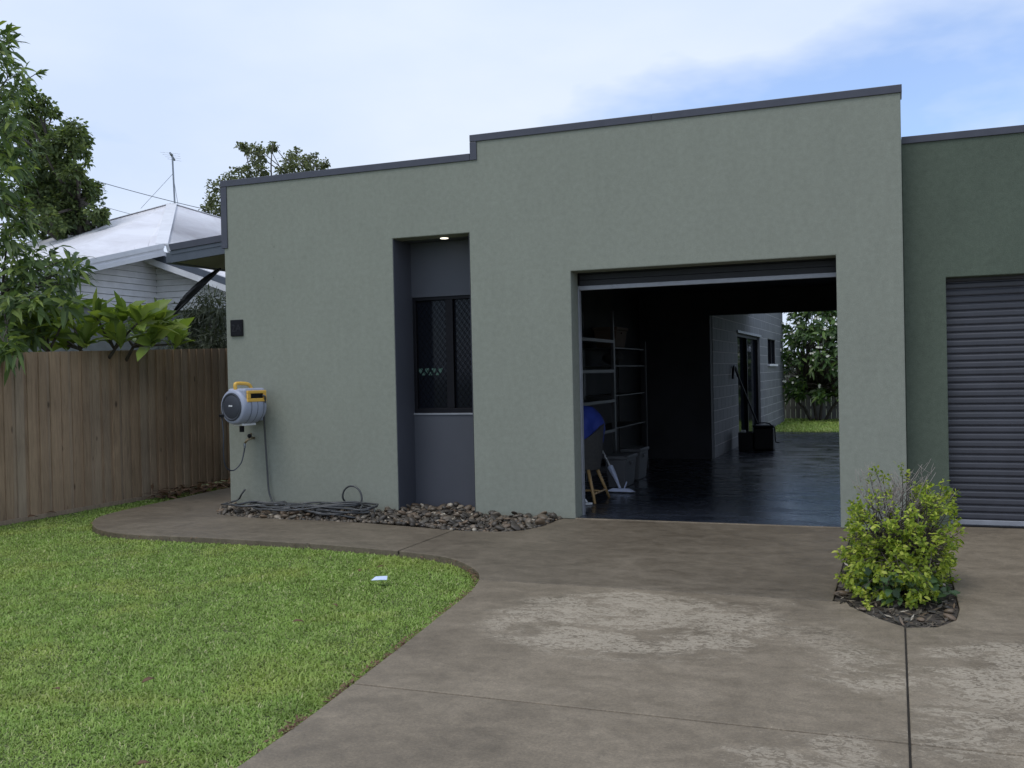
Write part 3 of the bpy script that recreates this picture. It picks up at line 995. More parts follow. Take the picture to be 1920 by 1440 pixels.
MB().box(0.44, 3.16, 0.33, 0.44, 0.002, 0.012).build('rubber_seal', M['black'], sh)

# side wall, roofs and dark garage interior
MB().box(XL, XL + 0.22, 0.24, 6.85, -0.1, 3.5).build('side_wall', M['green'], bld)
rf = MB()
rf.box(XL, 0.085, 0.24, 6.85, 3.30, 3.42)
rf.box(0.085, 6.5, 0.49, 6.85, 3.30, 3.42)
rf.build('flat_roof', M['roofing'], bld)
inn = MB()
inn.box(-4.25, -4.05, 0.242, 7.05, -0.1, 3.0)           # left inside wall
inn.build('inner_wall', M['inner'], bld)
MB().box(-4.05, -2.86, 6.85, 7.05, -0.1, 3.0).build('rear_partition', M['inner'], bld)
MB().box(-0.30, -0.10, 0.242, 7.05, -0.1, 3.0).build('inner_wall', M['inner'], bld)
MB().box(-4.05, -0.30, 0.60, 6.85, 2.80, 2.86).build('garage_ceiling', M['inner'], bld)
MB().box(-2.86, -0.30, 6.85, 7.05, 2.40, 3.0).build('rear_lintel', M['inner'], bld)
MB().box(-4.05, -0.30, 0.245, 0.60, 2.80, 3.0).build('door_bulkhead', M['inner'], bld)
# torn edge of insulation hanging at the rear lintel
MB().box(-0.10, 6.5, 6.85, 7.05, -0.1, 3.3).build('rear_wall', M['green'], bld)
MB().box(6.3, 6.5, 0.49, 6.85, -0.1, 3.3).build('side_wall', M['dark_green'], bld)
MB().box(XL, -4.25, 6.85, 7.05, -0.1, 3.3).build('rear_wall', M['green'], bld)

# eave on the left side of the building
ev = MB()
EX, EY = -8.41, 0.30
def barge(y, d0, d1, t):
    mb = MB()
    mb.add([(EX, y, 3.205 - d0), (XL, y, 3.285 - d0), (XL, y, 3.285 - d1), (EX + 0.03, y, 3.205 - d1),
            (EX, y + t, 3.205 - d0), (XL, y + t, 3.285 - d0), (XL, y + t, 3.285 - d1), (EX + 0.03, y + t, 3.205 - d1)],
           [(0, 1, 2, 3), (7, 6, 5, 4), (0, 4, 5, 1), (1, 5, 6, 2), (2, 6, 7, 3), (3, 7, 4, 0)])
    return mb
bg = barge(EY, 0.0, 0.085, 0.05).build('barge_board', M['cap'], bld, bevel=0.006)
for i, (a, c_) in enumerate(((0.087, 0.13), (0.132, 0.17), (0.172, 0.232))):
    barge(EY + 0.012 + 0.008 * (i % 2), a, c_, 0.04).build('gutter_rib', M['gutter'], bg)
MB().add([(EX + 0.03, EY + 0.05, 2.985), (XL, EY + 0.05, 3.06), (XL, 6.8, 3.06), (EX + 0.03, 6.8, 2.985),
          (EX + 0.03, EY + 0.05, 3.005), (XL, EY + 0.05, 3.08), (XL, 6.8, 3.08), (EX + 0.03, 6.8, 3.005)],
         [(0, 3, 2, 1), (4, 5, 6, 7), (0, 1, 5, 4), (1, 2, 6, 5), (2, 3, 7, 6), (3, 0, 4, 7)]).build('eave_soffit', M['soffit'], bld)
MB().box(EX - 0.09, EX + 0.02, EY + 0.06, 6.8, 2.975, 3.11).build('eave_gutter', M['gutter'], bld, bevel=0.01)
MB().add([(EX, EY + 0.052, 3.17), (XL, EY + 0.052, 3.25), (XL, 6.8, 3.25), (EX, 6.8, 3.17), (EX, EY + 0.052, 3.20), (XL, EY + 0.052, 3.28), (XL, 6.8, 3.28), (EX, 6.8, 3.20)],
         [(0, 3, 2, 1), (4, 5, 6, 7), (0, 1, 5, 4), (1, 2, 6, 5), (2, 3, 7, 6), (3, 0, 4, 7)]).build('eave_roof', M['roofing'], bld)

# rear block wing seen through the garage
BX = -2.85
blk = MB()
D0, D1, DZ = 9.85, 13.25, 2.20
W0, W1, WZ0, WZ1 = 14.75, 16.4, 1.60, 2.26
YB0, YB1, ZB = 7.05, 18.25, 3.0
for (y0, y1, z0, z1) in ((YB0, D0, 0, ZB), (D0, D1, DZ, ZB), (D1, W0, 0, ZB), (W0, W1, 0, WZ0), (W0, W1, WZ1, ZB), (W1, YB1, 0, ZB)):
    blk.box(BX - 0.2, BX - 0.003, y0, y1, z0 - (0.1 if z0 == 0 else 0), z1)
blk = blk.build('block_wall', M['mortar'], bld)
bmesh_ = {}
def block_obj(y0, y1, z0, z1):
    key = (round(y1 - y0, 3), round(z1 - z0, 3))
    if key not in bmesh_:
        mb = MB().box(-0.09, 0.0, 0, key[0], 0, key[1])
        me = bpy.data.meshes.new('block')
        bm = bmesh.new()
        me.from_pydata(mb.v, [], mb.f)
        bm.from_mesh(me)
        bmesh.ops.bevel(bm, geom=[e for e in bm.edges if all(v.co.x > -0.01 for v in e.verts)], offset=0.004, segments=1, affect='EDGES')
        bm.to_mesh(me)
        bm.free()
        me.materials.append(M['block'])
        bmesh_[key] = me
    o = link('block', bmesh_[key], blk)
    o.location = (BX, y0, z0)
for row in range(15):
    z0, z1 = row * 0.2 + 0.007, row * 0.2 + 0.193
    spans = [(YB0, YB1)]
    zc = (z0 + z1) / 2
    def cut(sp, a, b_):
        out = []
        for s, e in sp:
            if e <= a or s >= b_: out.append((s, e))
            else:
                if s < a: out.append((s, a))
                if e > b_: out.append((b_, e))
        return out
    if zc < DZ: spans = cut(spans, D0, D1)
    if WZ0 - 0.02 < zc < WZ1 + 0.04: spans = cut(spans, W0, W1)
    for s, e in spans:
        y = YB0 - (0.2 if row % 2 else 0.0)
        while y < e:
            a, c_ = max(y, s) + 0.0015, min(y + 0.4, e) - 0.0015
            if c_ - a > 0.05:
                block_obj(a, c_, z0, z1)
            y += 0.4
MB().box(-7.1, BX - 0.2, YB1 - 0.2, YB1, -0.1, ZB).build('rear_wall', M['green'], bld)
MB().box(-7.1, BX + 0.02, YB0, YB1 + 0.02, ZB, ZB + 0.07).build('flat_roof', M['roofing'], bld)
MB().box(BX + 0.001, 4.5, 7.051, 11.6, 2.80, 2.92).build('patio_roof', M['roofing'], bld)
MB().box(4.38, 4.48, 11.4, 11.5, 0.0, 2.80).build('patio_post', M['cap'], bld)
sd = MB()
for (y0, y1) in ((D0, D0 + 0.06), (D1 - 0.06, D1), ((D0 + D1) / 2 - 0.04, (D0 + D1) / 2 + 0.04)):
    sd.box(BX - 0.15, BX - 0.05, y0, y1, 0.0, DZ - 0.005)
sd.box(BX - 0.15, BX - 0.05, D0 + 0.06, (D0 + D1) / 2 - 0.04, DZ - 0.06, DZ - 0.005)
sd.box(BX - 0.15, BX - 0.05, (D0 + D1) / 2 + 0.04, D1 - 0.06, DZ - 0.06, DZ - 0.005)
sd = sd.build('sliding_door', M['frame'], bld)
MB().box(BX - 0.12, BX - 0.10, (D0 + D1) / 2 + 0.04, D1 - 0.06, 0.02, DZ - 0.06).build('pane', M['glass'], sd)
MB().box(BX - 0.145, BX - 0.125, D0 + 0.06, (D0 + D1) / 2 - 0.04, 0.02, DZ - 0.06).build('pane', M['glass'], sd)
MB().box(BX - 0.02, BX + 0.03, D0 - 0.1, D1 + 0.1, DZ + 0.002, DZ + 0.05).build('door_head', M['alu'], sd)
bw = MB()
for (y0, y1) in ((W0, W0 + 0.05), (W1 - 0.05, W1), ((W0 + W1) / 2 - 0.03, (W0 + W1) / 2 + 0.03)):
    bw.box(BX - 0.1, BX - 0.02, y0, y1, WZ0, WZ1)
bw.box(BX - 0.1, BX - 0.02, W0 + 0.05, W1 - 0.05, WZ1 - 0.05, WZ1 - 0.001)
bw = bw.build('high_window', M['frame'], bld)
MB().box(BX - 0.07, BX - 0.06, W0 + 0.05, W1 - 0.05, WZ0, WZ1 - 0.05).build('pane', M['glass'], bw)
MB().box(BX - 0.1, BX + 0.05, W0 - 0.06, W1 + 0.06, WZ0 - 0.055, WZ0 - 0.002).build('sill', M['white_paint'], bw)

# ------------------------------------------------------------------ paling fences
def paling_mesh(w, h, t=0.018):
    mb = MB().box(0, t, -w / 2, w / 2, 0, h)
    me = bpy.data.meshes.new('paling')
    me.from_pydata(mb.v, [], mb.f)
    return me
FX = -9.27
fence = thing('paling_fence', (FX, 2.0, -0.06), 'tall brown timber paling fence along the left side of the lawn', 'fence')
pm = {}
y = -5.0
i = 0
while y < 9.5:
    w_ = random.choice((0.098, 0.104, 0.110))
    h_ = 1.94 + random.choice((0, 0.003, -0.003, 0.006))
    if (w_, h_) not in pm:
        pm[(w_, h_)] = paling_mesh(w_, h_)
        pm[(w_, h_)].materials.append(M['fence'])
    o = link('paling', pm[(w_, h_)], fence)
    top = 1.855 + 0.028 * (y + 1.5)
    o.location = (FX - (0.019 if i % 2 else 0.0) + random.uniform(-0.002, 0.002), y, min(top, 1.97) - h_)
    o.rotation_euler = (random.uniform(-.004, .004), 0, random.uniform(-.012, .012))
    y += 0.082
    i += 1
for z in (0.35, 1.0, 1.65):
    MB().box(FX - 0.075, FX - 0.025, -5, 9.5, z, z + 0.07).build('fence_rail', M['fence'], fence)
for yy in (-4, -1.6, 0.8, 3.2, 5.6, 8):
    MB().box(FX - 0.165, FX - 0.077, yy, yy + 0.09, -0.1, 1.75).build('fence_post', M['fence'], fence)
MB().box(FX + 0.02, FX + 0.045, -5, 9.5, -0.11, -0.01).build('plinth_board', M['fence'], fence)

rfence = thing('rear_paling_fence', (0, 19.8, 0), 'weathered grey paling fence across the back yard behind the flowering tree', 'fence')
rp = MB().box(-0.066, 0.066, 0, 0.018, 0, 1.75)
rpm = bpy.data.meshes.new('paling')
rpm.from_pydata(rp.v, [], rp.f)
rpm.materials.append(M['old_fence'])
for i in range(64):
    o = link('paling', rpm, rfence)
    o.location = (-5.0 + i * 0.14, 19.8 + random.uniform(-.004, .004), -0.06 + random.uniform(-.02, .02))
    o.rotation_euler = (0, random.uniform(-.006, .006), 0)
for z in (0.3, 1.3):
    MB().box(-5.0, 4.0, 19.82, 19.87, z, z + 0.08).build('fence_rail', M['old_fence'], rfence)
# ------------------------------------------------------------------ leaves and trees
def leaf_arrays(P, D, Wd, L_, W_, droop, fold):
    """P base, D unit direction, Wd unit 'up' hint; returns verts, tris (8 tris a leaf)"""
    n = len(P)
    S = np.cross(D, Wd)
    S /= np.linalg.norm(S, axis=1, keepdims=True) + 1e-9
    U = np.cross(S, D)
    def c(t):
        return P + D * (L_ * t)[:, None] - np.array([0, 0, 1.0]) * (L_ * droop * t * t)[:, None]
    rows = [c(0.0)]
    for t, wf in ((0.34, 0.46), (0.70, 0.40)):
        m_ = c(t)
        e = S * (W_ * wf)[:, None]
        up = U * (W_ * wf * fold)[:, None]
        rows += [m_ - e + up, m_, m_ + e + up]
    rows.append(c(1.0))
    V = np.stack(rows, 1).reshape(-1, 3)
    t0 = np.array([[0, 1, 2], [0, 2, 3], [1, 4, 5], [1, 5, 2], [2, 5, 6], [2, 6, 3], [4, 7, 5], [5, 7, 6]])
    T = (np.arange(n) * 8)[:, None, None] + t0[None]
    return V, T.reshape(-1, 3)

def unit(a):
    return a / (np.linalg.norm(a, axis=1, keepdims=True) + 1e-9)

class Crown:
    def __init__(self):
        self.P, self.D, self.U, self.L, self.W, self.dr = [], [], [], [], [], []
    def whorl(self, c, axis, n, ln, wd, spread=(0.5, 1.5), droop=0.35, jitter=0.02, alongs=0.06):
        c = np.array(c)
        a = np.array(Vector(axis).normalized())
        o1 = np.array(Vector(axis).orthogonal().normalized())
        o2 = np.cross(a, o1)
        for k in range(n):
            th = 2 * math.pi * (k * 0.381966 + random.random() * 0.12)
            ph = random.uniform(*spread)
            d = a * math.cos(ph) + (o1 * math.cos(th) + o2 * math.sin(th)) * math.sin(ph)
            self.P.append(c - a * alongs * (k / max(1, n)) + rng.normal(0, jitter, 3))
            self.D.append(d)
            self.U.append(a + rng.normal(0, 0.25, 3))
            s = random.uniform(0.55, 1.2)
            self.L.append(ln * s)
            self.W.append(wd * random.uniform(0.7, 1.15) * s)
            self.dr.append(droop * random.uniform(0.5, 1.4))
    def cloud(self, c, r, n, ln, wd, droop=0.2, shell=0.5, flat=1.0):
        c = np.array(c)
        d = unit(rng.normal(size=(n, 3)))
        rad = r * (shell + (1 - shell) * rng.random(n)) ** 1.0
        pos = c + d * rad[:, None] * np.array([1, 1, flat])
        dirs = unit(d + rng.normal(0, 0.8, (n, 3)))
        for k in range(n):
            s = random.uniform(0.65, 1.2)
            self.P.append(pos[k])
            self.D.append(dirs[k])
            self.U.append(np.array([0, 0, 1.0]) + rng.normal(0, 0.5, 3))
            self.L.append(ln * s)
            self.W.append(wd * s)
            self.dr.append(droop)
    def build(self, name, mat, parent, fold=0.25):
        V, T = leaf_arrays(np.array(self.P), unit(np.array(self.D)), unit(np.array(self.U)), np.array(self.L), np.array(self.W), np.array(self.dr), fold)
        return tri_mesh(name, V, T, mat, parent)

def limb(mb, a, b_, r0, r1, bend=0.15, n=6, sides=6):
    a, b_ = Vector(a), Vector(b_)
    d = b_ - a
    off = Vector((random.uniform(-1, 1), random.uniform(-1, 1), random.uniform(-0.3, 0.6))) * d.length * bend
    pts, rr = [], []
    for i in range(n + 1):
        t = i / n
        pts.append(a + d * t + off * (4 * t * (1 - t)) * 0.5)
        rr.append(r0 + (r1 - r0) * t)
    mb.tube(pts, rr, sides)

# mango-like tree leaning in from the left, just beyond the fence
def mango():
    t = thing('mango_tree', (-10.9, -1.6, -0.06), 'dark glossy tree with long drooping leaves hanging over the fence at far left', 'tree')
    cr, tr = Crown(), MB()
    trunk_top = Vector((-11.0, -1.2, 2.3))
    tr.tube([(-10.9, -1.6, -0.1), (-10.95, -1.5, 0.8), (-11.05, -1.3, 1.6), trunk_top], [0.16, 0.13, 0.12, 0.10], 9)
    hubs = [Vector((-11.0, -0.9, 3.1)), Vector((-10.8, -0.7, 4.0)), Vector((-10.9, -0.5, 4.9)), Vector((-10.4, -0.4, 2.6)), Vector((-11.6, -1.6, 3.6))]
    prev = trunk_top
    for h, r_ in zip(hubs[:3], (0.08, 0.06, 0.035)):
        limb(tr, prev, h, r_ + 0.015, r_, 0.12)
        prev = h
    limb(tr, trunk_top, hubs[3], 0.05, 0.03)
    limb(tr, trunk_top, hubs[4], 0.06, 0.03)
    spots = [(2, 52), (12, 74), (6, 92), (20, 62), (8, 128), (22, 118), (36, 138), (52, 150), (30, 164), (12, 160), (46, 172), (4, 196), (26, 205), (40, 226), (14, 236), (32, 255),
             (6, 268), (48, 262), (60, 282), (22, 290), (10, 320), (44, 318), (30, 345), (4, 352), (40, 372), (14, 385), (54, 395), (30, 415), (6, 425), (60, 430),
             (16, 450), (42, 455), (70, 470), (100, 470), (128, 478), (146, 486), (150, 500), (126, 505), (92, 500), (60, 498), (26, 490), (6, 500), (140, 524), (118, 538), (86, 530), (52, 528), (20, 530),
             (100, 560), (128, 562), (66, 560), (36, 565), (6, 560), (84, 590), (48, 592), (18, 596), (60, 618), (30, 622), (4, 630), (44, 640), (16, 648), (30, 662), (2, 655), (86, 612),
             (-30, 80), (-40, 140), (-25, 200), (-40, 260), (-30, 320), (-45, 380), (-30, 440), (-40, 500), (-30, 560), (-40, 620), (-70, 200), (-80, 320), (-75, 420), (-80, 540)] + [(random.uniform(-330, -90), random.uniform(40, 600)) for _ in range(46)]
    for (px, py) in spots:
        d = random.uniform(11.2, 13.0)
        if py > 640: d = 10.75
        p = at(px + random.uniform(-5, 5), py + random.uniform(-5, 5), d)
        hub = min(hubs, key=lambda h: (h - p).length)
        limb(tr, hub, p, 0.014, 0.004, 0.2, 4, 4)
        ax = (p - hub).normalized() * 0.6 + Vector((0, 0, 0.35)) + Vector((random.uniform(-.3, .3), random.uniform(-.3, .3), random.uniform(-.3, .3)))
        cr.whorl(p, ax, random.randint(18, 26), random.uniform(0.19, 0.25), 0.058, (0.35, 1.75), 0.5, 0.035, 0.16)
        if random.random() < 0.8:
            q = p.lerp(hub, 0.25)
            cr.whorl(q, ax, 14, 0.21, 0.055, (0.7, 1.7), 0.5, 0.06, 0.12)
    sprig = at(70, 137, 12.0)
    limb(tr, at(40, 155, 12.0), sprig, 0.008, 0.004, 0.1, 4, 4)
    cr.whorl(sprig, at(92, 134, 12) - sprig, 8, 0.15, 0.034, (0.15, 0.9), 0.15, 0.01, 0.05)
    tr.build('trunk', M['bark'], t, smooth=True)
    cr.build('crown', M['mango'], t)
mango()

def clump_tree(name, label, base, fork, spots, dist, depth, rad, per, ln, wd, mat, r0, group=None, twigs=3, bare=()):
    t = thing(name, base, label, 'tree', group)
    cr, tr = Crown(), MB()
    base, fork = Vector(base), Vector(fork)
    tr.tube([base - Vector((0, 0, 0.1)), base.lerp(fork, 0.35) + Vector((0.1, 0.05, 0)), base.lerp(fork, 0.7) + Vector((-0.08, 0.05, 0)), fork], [r0, r0 * 0.8, r0 * 0.65, r0 * 0.55], 9)
    pts = []
    for s in spots:
        px, py = s[0], s[1]
        k = s[2] if len(s) > 2 else 1.0
        p = at(px, py, dist + random.uniform(-depth, depth))
        pts.append((p, k))
    hubs = []
    for (p, k) in pts[::5]:
        h = fork.lerp(p, 0.55) + Vector((0, 0, 0.2))
        hubs.append(h)
        limb(tr, fork, h, r0 * 0.42, r0 * 0.2, 0.18, 6, 6)
    for (p, k) in pts:
        h = min(hubs, key=lambda h: (h - p).length)
        limb(tr, h, p, r0 * 0.14, r0 * 0.04, 0.2, 5, 5)
        for _ in range(twigs):
            q = p + Vector((random.uniform(-1, 1), random.uniform(-1, 1), random.uniform(-.7, .9))) * rad * k * 0.9
            limb(tr, p, q, r0 * 0.05, r0 * 0.02, 0.1, 3, 4)
        cr.cloud(p, rad * k, int(per * k), ln, wd, 0.25, 0.25, 0.75)
        for _ in range(3):
            q = p + Vector((random.uniform(-1, 1), random.uniform(-1, 1), random.uniform(-.8, .8))) * rad * k * 1.0
            cr.cloud(q, rad * k * 0.42, int(per * k * 0.22), ln, wd, 0.25, 0.2, 0.7)
    for (a, b_) in bare:
        limb(tr, a, b_, r0 * 0.12, r0 * 0.05, 0.08, 5, 5)
    tr.build('trunk', M['bark'], t, smooth=True)
    cr.build('crown', mat, t, 0.15)

sp = [(60, 180, .9), (85, 200, .9), (100, 212, .6), (55, 215), (75, 232), (30, 240, 1.2), (118, 250, 1.0), (140, 240, 1.0), (155, 262, .8), (100, 262, .8), (128, 282, .9), (150, 284, .8), (80, 275, .5),
      (60, 300), (90, 315), (120, 312, .8), (142, 318, .8), (40, 320, 1.1), (100, 345), (130, 350), (160, 350, .9), (175, 368, .8), (180, 352, .6), (70, 350, 1.1), (150, 380), (110, 380, 1.1), (178, 395, .8), (192, 402, .5),
      (60, 390, 1.1), (90, 410), (130, 405), (160, 415, .8), (185, 415, .6), (40, 420, 1.1), (70, 430), (110, 425), (15, 380, 1.1), (10, 300, 1.1), (5, 230, 1.1), (-30, 250, 1.2), (-40, 350, 1.3), (-50, 420, 1.2), (85, 300), (105, 330), (80, 340), (100, 365), (75, 375), (95, 390), (120, 395), (65, 410), (85, 250), (50, 260, 1.1), (110, 290, .8), (50, 350), (135, 370)]
clump_tree('rain_tree', 'large spreading tree behind the white-roofed house at left', (-19.5, 9.5, -0.1), (-19.0, 9.8, 4.2), sp, 24.5, 1.6, 0.31, 175, 0.125, 0.078, M['broad'], 0.36, None, 4)
sp = [(405, 352, .8), (420, 340, .8), (435, 330, .8), (398, 372, .8), (392, 385, .6), (388, 395, .5), (408, 392, .7), (452, 318, .5), (468, 282, .7), (480, 276, .8), (486, 292, .8), (478, 302, .7), (455, 274, .5), (512, 272, .45), (506, 278, .3),
      (540, 300, .8), (555, 290, .8), (565, 305, .9), (545, 315, .8), (580, 298, .7), (590, 308, .8), (575, 315, .8), (530, 318, .7), (612, 306, .35), (602, 312, .4), (490, 318, .8), (468, 325, .8), (440, 345), (480, 345), (520, 340), (560, 335), (425, 375), (460, 370), (416, 408, .8), (432, 395), (405, 410, .6)]
clump_tree('backyard_tree', 'sparse tree rising above the low parapet behind the green building', (-19.0, 28.0, -0.1), (-18.0, 28.2, 4.0), sp, 38.0, 1.2, 0.40, 95, 0.15, 0.085, M['far'], 0.32, None, 3,
           [(at(511, 350, 38), at(512, 272, 38)), (at(470, 350, 38), at(462, 290, 38))])

# frangipani: thick forking stems ending in rosettes of big leaves
def frangipani():
    t = thing('frangipani', (-10.4, 1.2, -0.06), 'frangipani with broad bright paddle leaves poking above the fence', 'tree')
    cr, tr = Crown(), MB()
    base = Vector((-10.4, 1.2, -0.1))
    k1 = Vector((-10.3, 1.0, 1.2))
    tr.tube([base, (-10.4, 1.15, 0.6), k1], [0.10, 0.085, 0.075], 9)
    tips = [((230, 596), 12.2, 13), ((295, 606), 12.4, 14), ((180, 590), 12.1, 12), ((118, 602), 11.9, 13), ((150, 620), 12.6, 11), ((75, 600), 11.9, 11), ((205, 632), 12.4, 10), ((260, 634), 12.9, 9),
            ((90, 630), 12.2, 10), ((50, 628), 11.8, 9), ((130, 575), 12.9, 8), ((320, 628), 13.0, 8), ((265, 600), 12.0, 12), ((205, 600), 12.7, 10), ((100, 622), 12.7, 10), ((160, 640), 12.0, 9), ((225, 640), 12.1, 9), ((285, 640), 12.2, 9), ((330, 645), 12.6, 8), ((65, 645), 12.1, 9), ((125, 648), 12.4, 8)]
    forks = [at(215, 655, 12.3), at(150, 655, 12.2), at(90, 660, 12.0), at(250, 650, 12.5)]
    for f_ in forks:
        limb(tr, k1, f_, 0.036, 0.019, 0.1, 6, 7)
    for (px, d, n_) in tips:
        p = at(px[0], px[1], d)
        f_ = min(forks, key=lambda q: (q - p).length)
        limb(tr, f_, p, 0.018, 0.012, 0.1, 6, 7)
        ax = (p - f_).normalized() * 0.4 + Vector((0, 0, 1.0)) + Vector((random.uniform(-.25, .25), random.uniform(-.25, .25), 0))
        cr.whorl(p, ax, n_ + 3, random.uniform(0.42, 0.52), 0.155, (0.2, 1.3), 0.25, 0.012, 0.10)
    tr.build('stem', M['bark'], t, smooth=True)
    cr.build('crown', M['frangi'], t, 0.35)
frangipani()

def shrub(name, label, base, spots, rad, per, ln, wd, mat, cat='shrub'):
    t = thing(name, base, label, cat)
    cr, tr = Crown(), MB()
    b_ = Vector(base)
    for p, k in spots:
        limb(tr, b_, p, 0.02, 0.006, 0.12, 5, 5)
        cr.cloud(p, rad * k, int(per * k), ln, wd, 0.35, 0.1)
    tr.build('stem', M['bark'], t, smooth=True)
    cr.build('foliage', mat, t, 0.2)
shrub('grey_shrub', 'dim grey-green shrub between the fence and the green wall', tuple(at(385, 700, 16.5).xy) + (-0.06,),
      [(at(px, py, 16.5 + random.uniform(-.6, .6)), 1.0) for (px, py) in [(350, 590), (372, 575), (395, 565), (412, 580), (360, 615), (385, 605), (405, 612), (345, 635), (370, 640), (395, 640), (415, 640), (430, 600), (380, 660), (350, 660), (410, 660), (330, 650)]],
      0.26, 190, 0.20, 0.022, M['greyleaf'])

def rear_tree():
    t = thing('white_flowering_tree', (-2.0, 18.9, -0.02), 'bushy green tree with white flowers seen through the garage', 'tree')
    cr, tr, fl_ = Crown(), MB(), MB()
    b_ = Vector((-2.0, 18.9, -0.1))
    for dx in (-0.55, -0.15, 0.1, 0.5):
        tr.tube([b_ + Vector((dx * 0.25, 0, 0)), b_ + Vector((dx * 0.7, 0.1, 0.45)), b_ + Vector((dx * 1.6, 0.0, 1.0))], [0.05, 0.042, 0.03], 6)
    for _ in range(270):
        th, ph = random.uniform(0, 6.28), random.random()
        r_ = 1.55 * (0.45 + 0.55 * random.random())
        z = 0.72 + 2.55 * ph
        w_ = math.sin(math.pi * min(1, 0.22 + 0.72 * ph)) ** 0.7
        p = Vector((-1.85 + math.cos(th) * r_ * w_, 18.6 + math.sin(th) * r_ * 0.8 * w_, z + random.uniform(-.1, .1)))
        if random.random() < 0.5:
            limb(tr, b_ + Vector((random.uniform(-.5, .5), 0, 1.0)), p, 0.02, 0.008, 0.1, 4, 4)
        cr.whorl(p, (math.cos(th), math.sin(th), 0.8), 15, 0.24, 0.088, (0.3, 1.6), 0.4, 0.05, 0.15)
        if random.random() < 0.62:
            q = p + Vector((math.cos(th) * 0.10, math.sin(th) * 0.10 - 0.05, 0.10))
            for _k in range(random.randint(1, 3)):
                qq = q + Vector((random.uniform(-.06, .06), random.uniform(-.06, .06), random.uniform(-.04, .04)))
                for k in range(5):
                    a = k * 1.2566
                    u = Vector((math.cos(a), -0.3, math.sin(a))).normalized() * 0.036
                    v = Vector((-math.sin(a), 0, math.cos(a))) * 0.016
                    fl_.add([qq, qq + u * 0.6 + v, qq + u, qq + u * 0.6 - v], [(0, 1, 2, 3)])
    tr.build('trunk', M['bark'], t, smooth=True)
    cr.build('crown', M['rear'], t, 0.3)
    fl_.build('flowers', M['petal'], t)
rear_tree()

# lime shrub in the strip beside the garage door
def lime_shrub():
    t = thing('lime_shrub', (0.02, -2.45, -0.02), 'lime-green leafy shrub with bare grey twigs growing beside the garage door', 'shrub')
    cr, tr, tw, low = Crown(), MB(), MB(), Crown()
    b_ = Vector((0.02, -2.45, -0.03))
    tips = []
    for _ in range(330):
        th = random.uniform(0, 6.28)
        z = random.uniform(0.02, 0.72)
        prof_ = 0.36 * (0.62 + 0.5 * math.sin(math.pi * min(1, z / 0.78)) ** 0.8)
        r_ = prof_ * (0.35 + 0.65 * math.sqrt(random.random()))
        p = Vector((0.02 + math.cos(th) * r_ * 0.95, -2.45 + math.sin(th) * r_ * 1.25, z))
        # hollow at the top centre-left where twigs are bare
        if z > 0.52 and -0.22 < p.x < 0.10 and random.random() < 0.72:
            continue
        tips.append(p)
    for _ in range(60):
        tips.append(Vector((random.uniform(-.30, .22), random.uniform(-3.15, -2.7), random.uniform(0.02, 0.26))))
    for _ in range(75):
        tips.append(Vector((random.uniform(-.28, .32), random.uniform(-2.86, -2.66), random.uniform(0.16, 0.52))))
    for _ in range(60):
        tips.append(Vector((random.uniform(-.37, -.10), random.uniform(-3.0, -2.1), random.uniform(0.02, 0.34))))
    for i in range(9):
        a = i * 0.7
        h = b_ + Vector((math.cos(a) * 0.16, math.sin(a) * 0.2, random.uniform(0.25, 0.42)))
        limb(tr, b_ + Vector((math.cos(a) * 0.03, math.sin(a) * 0.03, 0)), h, 0.013, 0.007, 0.15, 5, 5)
        for p in tips[i::9]:
            limb(tr, h, p, 0.004, 0.0016, 0.15, 4, 4)
    for p in tips:
        ax = (p - b_).normalized() + Vector((random.uniform(-.4, .4), random.uniform(-.4, .4), random.uniform(-.1, .6)))
        cr.whorl(p, ax, random.randint(14, 22), random.uniform(0.030, 0.046), 0.020, (0.3, 1.6), 0.25, 0.012, 0.075)
    # shoots that stick out
    for (px, py) in [(1640, 878), (1690, 872), (1700, 885), (1655, 890), (1782, 920), (1795, 922), (1630, 890), (1668, 915), (1750, 930), (1735, 920), (1610, 940), (1600, 960), (1785, 1040), (1795, 1020), (1790, 1085), (1605, 1030), (1770, 1010)]:
        p = at(px, py, 6.65 + random.uniform(-.15, .15))
        limb(tr, b_.lerp(p, 0.6), p, 0.004, 0.0015, 0.1, 4, 4)
        cr.whorl(p, (p - b_), 18, 0.040, 0.021, (0.3, 1.5), 0.25, 0.012, 0.07)
    # bare grey twigs
    for _ in range(60):
        a = random.uniform(-.9, .9)
        st_ = b_ + Vector((random.uniform(-.20, .16), random.uniform(-.15, .15), random.uniform(0.40, 0.6)))
        e = st_ + Vector((math.sin(a) * 0.22 + 0.03, random.uniform(-.1, .1), random.uniform(0.12, 0.34)))
        limb(tw, st_, e, 0.0032, 0.0012, 0.18, 5, 4)
        for _k in range(2):
            m_ = st_.lerp(e, random.uniform(.4, .85))
            limb(tw, m_, m_ + Vector((random.uniform(-.09, .09), random.uniform(-.05, .05), random.uniform(.02, .12))), 0.0018, 0.0009, 0.15, 3, 3)
    # broad dark leaves at the foot
    for _ in range(34):
        a = random.uniform(3.0, 6.4)
        r_ = random.uniform(0.12, 0.42)
        p = Vector((0.0 + math.cos(a) * r_ * 0.8, -2.75 + math.sin(a) * r_ * 0.9, random.uniform(0.03, 0.16)))
        limb(tr, b_ + Vector((0, -0.1, 0)), p, 0.004, 0.002, 0.1, 4, 4)
        low.whorl(p, (math.cos(a) * 0.5, math.sin(a) * 0.5, 0.9), 5, 0.085, 0.058, (0.5, 1.5), 0.3, 0.01, 0.03)
    tr.build('stem', M['bark'], t, smooth=True)
    tw.build('bare_twigs', M['twig'], t, smooth=True)
    cr.build('foliage', M['duranta'], t, 0.2)
    low.build('lower_leaves', M['dkleaf'], t, 0.2)
lime_shrub()
